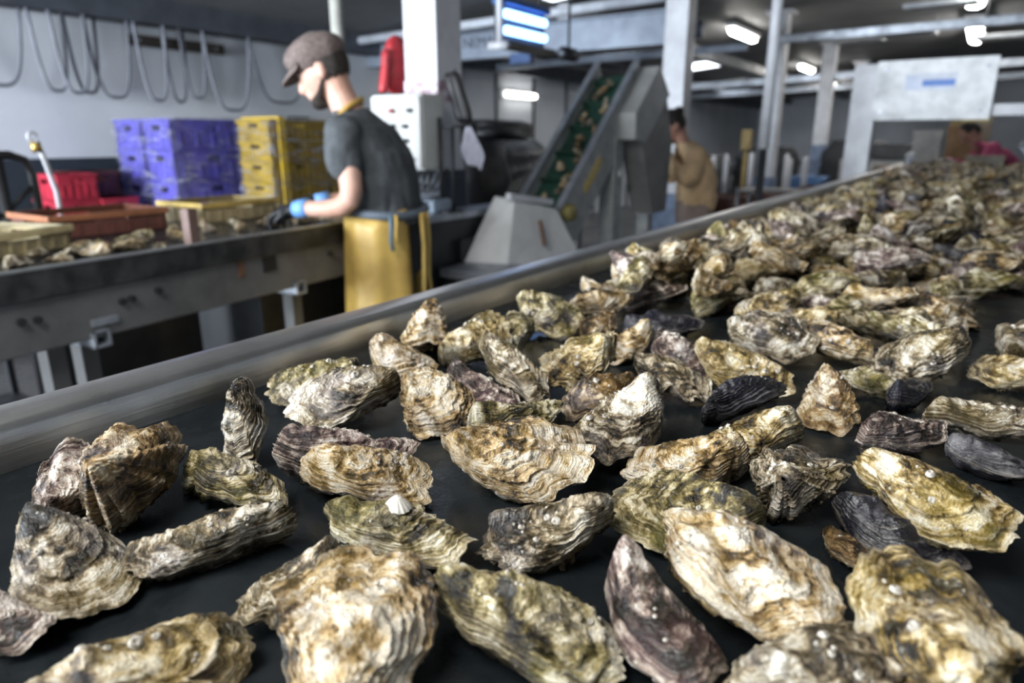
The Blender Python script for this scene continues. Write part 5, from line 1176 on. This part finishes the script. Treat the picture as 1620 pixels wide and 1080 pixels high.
def small_oyster(k, kind, loc, M3, sc, label, group):
    o = bpy.data.objects.new('oyster', TMESH[k]); link(o); o.material_slots[0].link = 'OBJECT'; o.material_slots[0].material = SHELL[kind]
    o.rotation_euler = M3.to_euler('XYZ'); o.location = loc; o.scale = (sc,) * 3
    return tag(o, label, 'oyster', group)
# height map of the belt in 1 cm cells
gx0, gx1, gy0, gy1, cs = -.70, .40, .95, 8.4, .01
HMAP = np.zeros((int((gx1 - gx0) / cs), int((gy1 - gy0) / cs)))
def pile_mask(x, y):
    if x < -.585 or x > .28: return False
    if y < 1.9 and x < -.54 + .02 * math.sin(y * 9): return False
    if y < 1.06 + .03 * math.sin(x * 14): return False
    if x > .00 and y < 1.42 + .1 * math.sin(x * 20): return False         # bare belt by the gap
    if -.30 < x < -.20 and y < 1.20: return False
    return True
items = []
def drop(x, y, k, kind, sc, maxh):
    a = rsP.uniform(0, 2 * math.pi); r_ = .046 * sc
    i0, i1 = int((x - r_ - gx0) / cs), int((x + r_ - gx0) / cs) + 1; j0, j1 = int((y - r_ - gy0) / cs), int((y + r_ - gy0) / cs) + 1
    i0 = max(0, i0); j0 = max(0, j0); sub = HMAP[i0:i1, j0:j1]
    if sub.size == 0: return False
    base = float(np.percentile(sub, 62))
    if base > maxh: return False
    til = rsP.uniform(0, 26) if base < .01 else rsP.uniform(5, 48)
    M3 = Matrix.Rotation(rsP.uniform(0, 6.28), 3, 'Z') @ Matrix.Rotation(R(til), 3, 'X') @ Matrix.Rotation(a, 3, 'Z')
    if rsP.rand() < .3: M3 = M3 @ Matrix.Rotation(math.pi, 3, 'X')
    V = TLOW[k][0] * sc @ np.array(M3).T
    z = base - V[:, 2].min() - (.003 if base < .005 else .008)
    xi = np.clip(((V[:, 0] + x - gx0) / cs).astype(int), 0, HMAP.shape[0] - 1); yi = np.clip(((V[:, 1] + y - gy0) / cs).astype(int), 0, HMAP.shape[1] - 1)
    np.maximum.at(HMAP, (xi, yi), np.minimum(V[:, 2] + z, base + .042))
    items.append((x, y, BELT + z, k, kind, sc, M3)); return True
nT = 0
for layer, cnt in ((0, 2300), (1, 1700), (2, 900)):
    for t in range(cnt):
        u = rsP.rand(); y = 1.05 + (8.15 - 1.05) * u ** 1.15; x = rsP.uniform(-.60, .28)
        if not pile_mask(x, y): continue
        if x > .16 + .03 * y: continue
        mh = (.008, .030, .042)[layer] if y > 1.6 else (.004, .03, .034)[layer]
        clu = x < -.28 and y < 1.62
        if clu: mh = (.006, .04, .055)[layer]
        if layer > 0 and x < -.53: continue
        if layer > 1 and not clu and (x < -.45 or y > 3.2): continue
        if y < 1.25 and layer > 0 and not (x < -.33): continue
        drop(x, y, rsP.randint(12), rsP.choice(KINDS, p=np.array(KP) / sum(KP)), rsP.uniform(.88, 1.22), mh)
items.sort(key=lambda q: q[1])
# how near things are decides which are built singly; the hindmost part of the heap cannot be counted
NIND = 205
ADJ = {'cream': 'cream white oyster', 'grey': 'grey encrusted oyster', 'ochre': 'golden ochre oyster', 'olive': 'olive oyster', 'purple': 'plum-grey oyster', 'brown': 'warm brown oyster', 'black': 'smooth black shell'}
for (x, y, z, k, kind, sc, M3) in items[:NIND]:
    n_ = M3 @ Vector((0, 0, 1))
    pose = 'upturned' if n_.z < -.2 else ('steeply tilted' if n_.z < .82 else 'flat-lying')
    spot = 'against the steel rail side of the heap' if x < -.47 else ('on top of the dense heap' if z > BELT + .055 else ('at the front edge of the dense heap' if y < 1.32 else ('in the dense heap near the bare belt gap' if x > -.02 else 'low in the dense heap')))
    small_oyster(k, kind, (x, y, z), M3, sc, '%s %s %s' % (pose, ADJ[kind], spot), kind + ' oysters in the dense heap')
rest = items[NIND:]
VV = []; QQ = []; AT = {'phase': [], 'lamella': [], 'age': []}; MI = []; off = 0
for (x, y, z, k, kind, sc, M3) in rest:
    V, Q, at = TLOW[k]; VV.append(V * sc @ np.array(M3).T + np.array([x, y - 5, z])); QQ.append(Q + off); off += len(V)
    for n_ in AT: AT[n_].append(at[n_])
    MI.append(np.full(len(Q), KINDS.index(kind), np.int32))
if rest:
    me = mesh_np('oyster_heap', np.concatenate(VV), np.concatenate(QQ), {n_: np.concatenate(a) for n_, a in AT.items()})
    for kd in KINDS: me.materials.append(SHELL[kd])
    me.polygons.foreach_set('material_index', np.concatenate(MI))
    ho_ = link(bpy.data.objects.new('oyster_heap', me)); ho_.location = (0, 5, 0); tag(ho_, 'dense far heap of mixed oysters running under the white gantry', 'oyster heap', None, 'stuff')
print('pile', len(items), len(rest))
# oysters left on the sorting table
rsT = np.random.RandomState(5)
TL = [(-.09, -.02), (-.12, .10), (-.10, .20), (-.16, .02), (-.20, .14), (-.17, .27), (-.13, .33), (-.22, .36), (-.14, .44), (-.22, .48), (-.27, .56), (-.26, .23), (-.30, .40), (-.33, .62), (-.07, .50), (-.22, .68),
      (-.40, .80), (-.30, .88), (-.42, .95), (-.24, .98), (-.33, 1.04), (-.20, 1.10), (-.42, 1.10), (-.30, 1.16), (-.14, 1.24), (-.24, 1.28), (-.36, 1.27), (-.10, 1.34), (-.46, 1.36), (-.18, -.14), (-.08, -.20)]
for i, (lx, ly) in enumerate(TL):
    kd = ('cream', 'cream', 'grey', 'olive')[rsT.randint(4)]; k = rsT.randint(12); M3 = Matrix.Rotation(rsT.uniform(0, 6.28), 3, 'Z') @ Matrix.Rotation(R(rsT.uniform(-18, 18)), 3, 'X')
    sc = rsT.uniform(.7, .95); zz = -(TLOW[k][0] * sc @ np.array(M3).T)[:, 2].min()
    wh = 'beside the cream yellow crate' if ly < .12 else ('in front of the brown crate' if ly < .52 else ('round the brown upright post' if ly < .90 else ('in front of the straw crate' if ly < 1.2 else "by the worker's gloves")))
    o = small_oyster(k, kd, (0, 0, 0), M3, sc, '%s oyster on the sorting table %s' % ({'cream': 'pale cream', 'grey': 'grey', 'olive': 'olive'}[kd], wh), kd + ' oysters on the sorting table')
    e_ = o.rotation_euler.copy(); on_table(o, lx, ly, zz, 0); o.rotation_euler = e_
# oysters riding up the green belt
for i in range(17):
    u = .06 + i * .062; x = -2.02 + BX0 + .05 + (BX1 - BX0 - .1) * rsT.rand(); p = along(u, .012, 0)
    M3 = Matrix.Rotation(SL, 3, 'X') @ Matrix.Rotation(rsT.uniform(0, 6.28), 3, 'Z'); k = rsT.randint(12); kd = ('cream', 'grey', 'brown')[rsT.randint(3)]
    small_oyster(k, kd, (x, p.y + 3.9, p.z), M3, .72, '%s oyster riding %s the green elevator belt' % (kd, ('at the foot of', 'halfway up', 'near the top of')[min(2, i // 6)]), kd + ' oysters on the elevator belt')
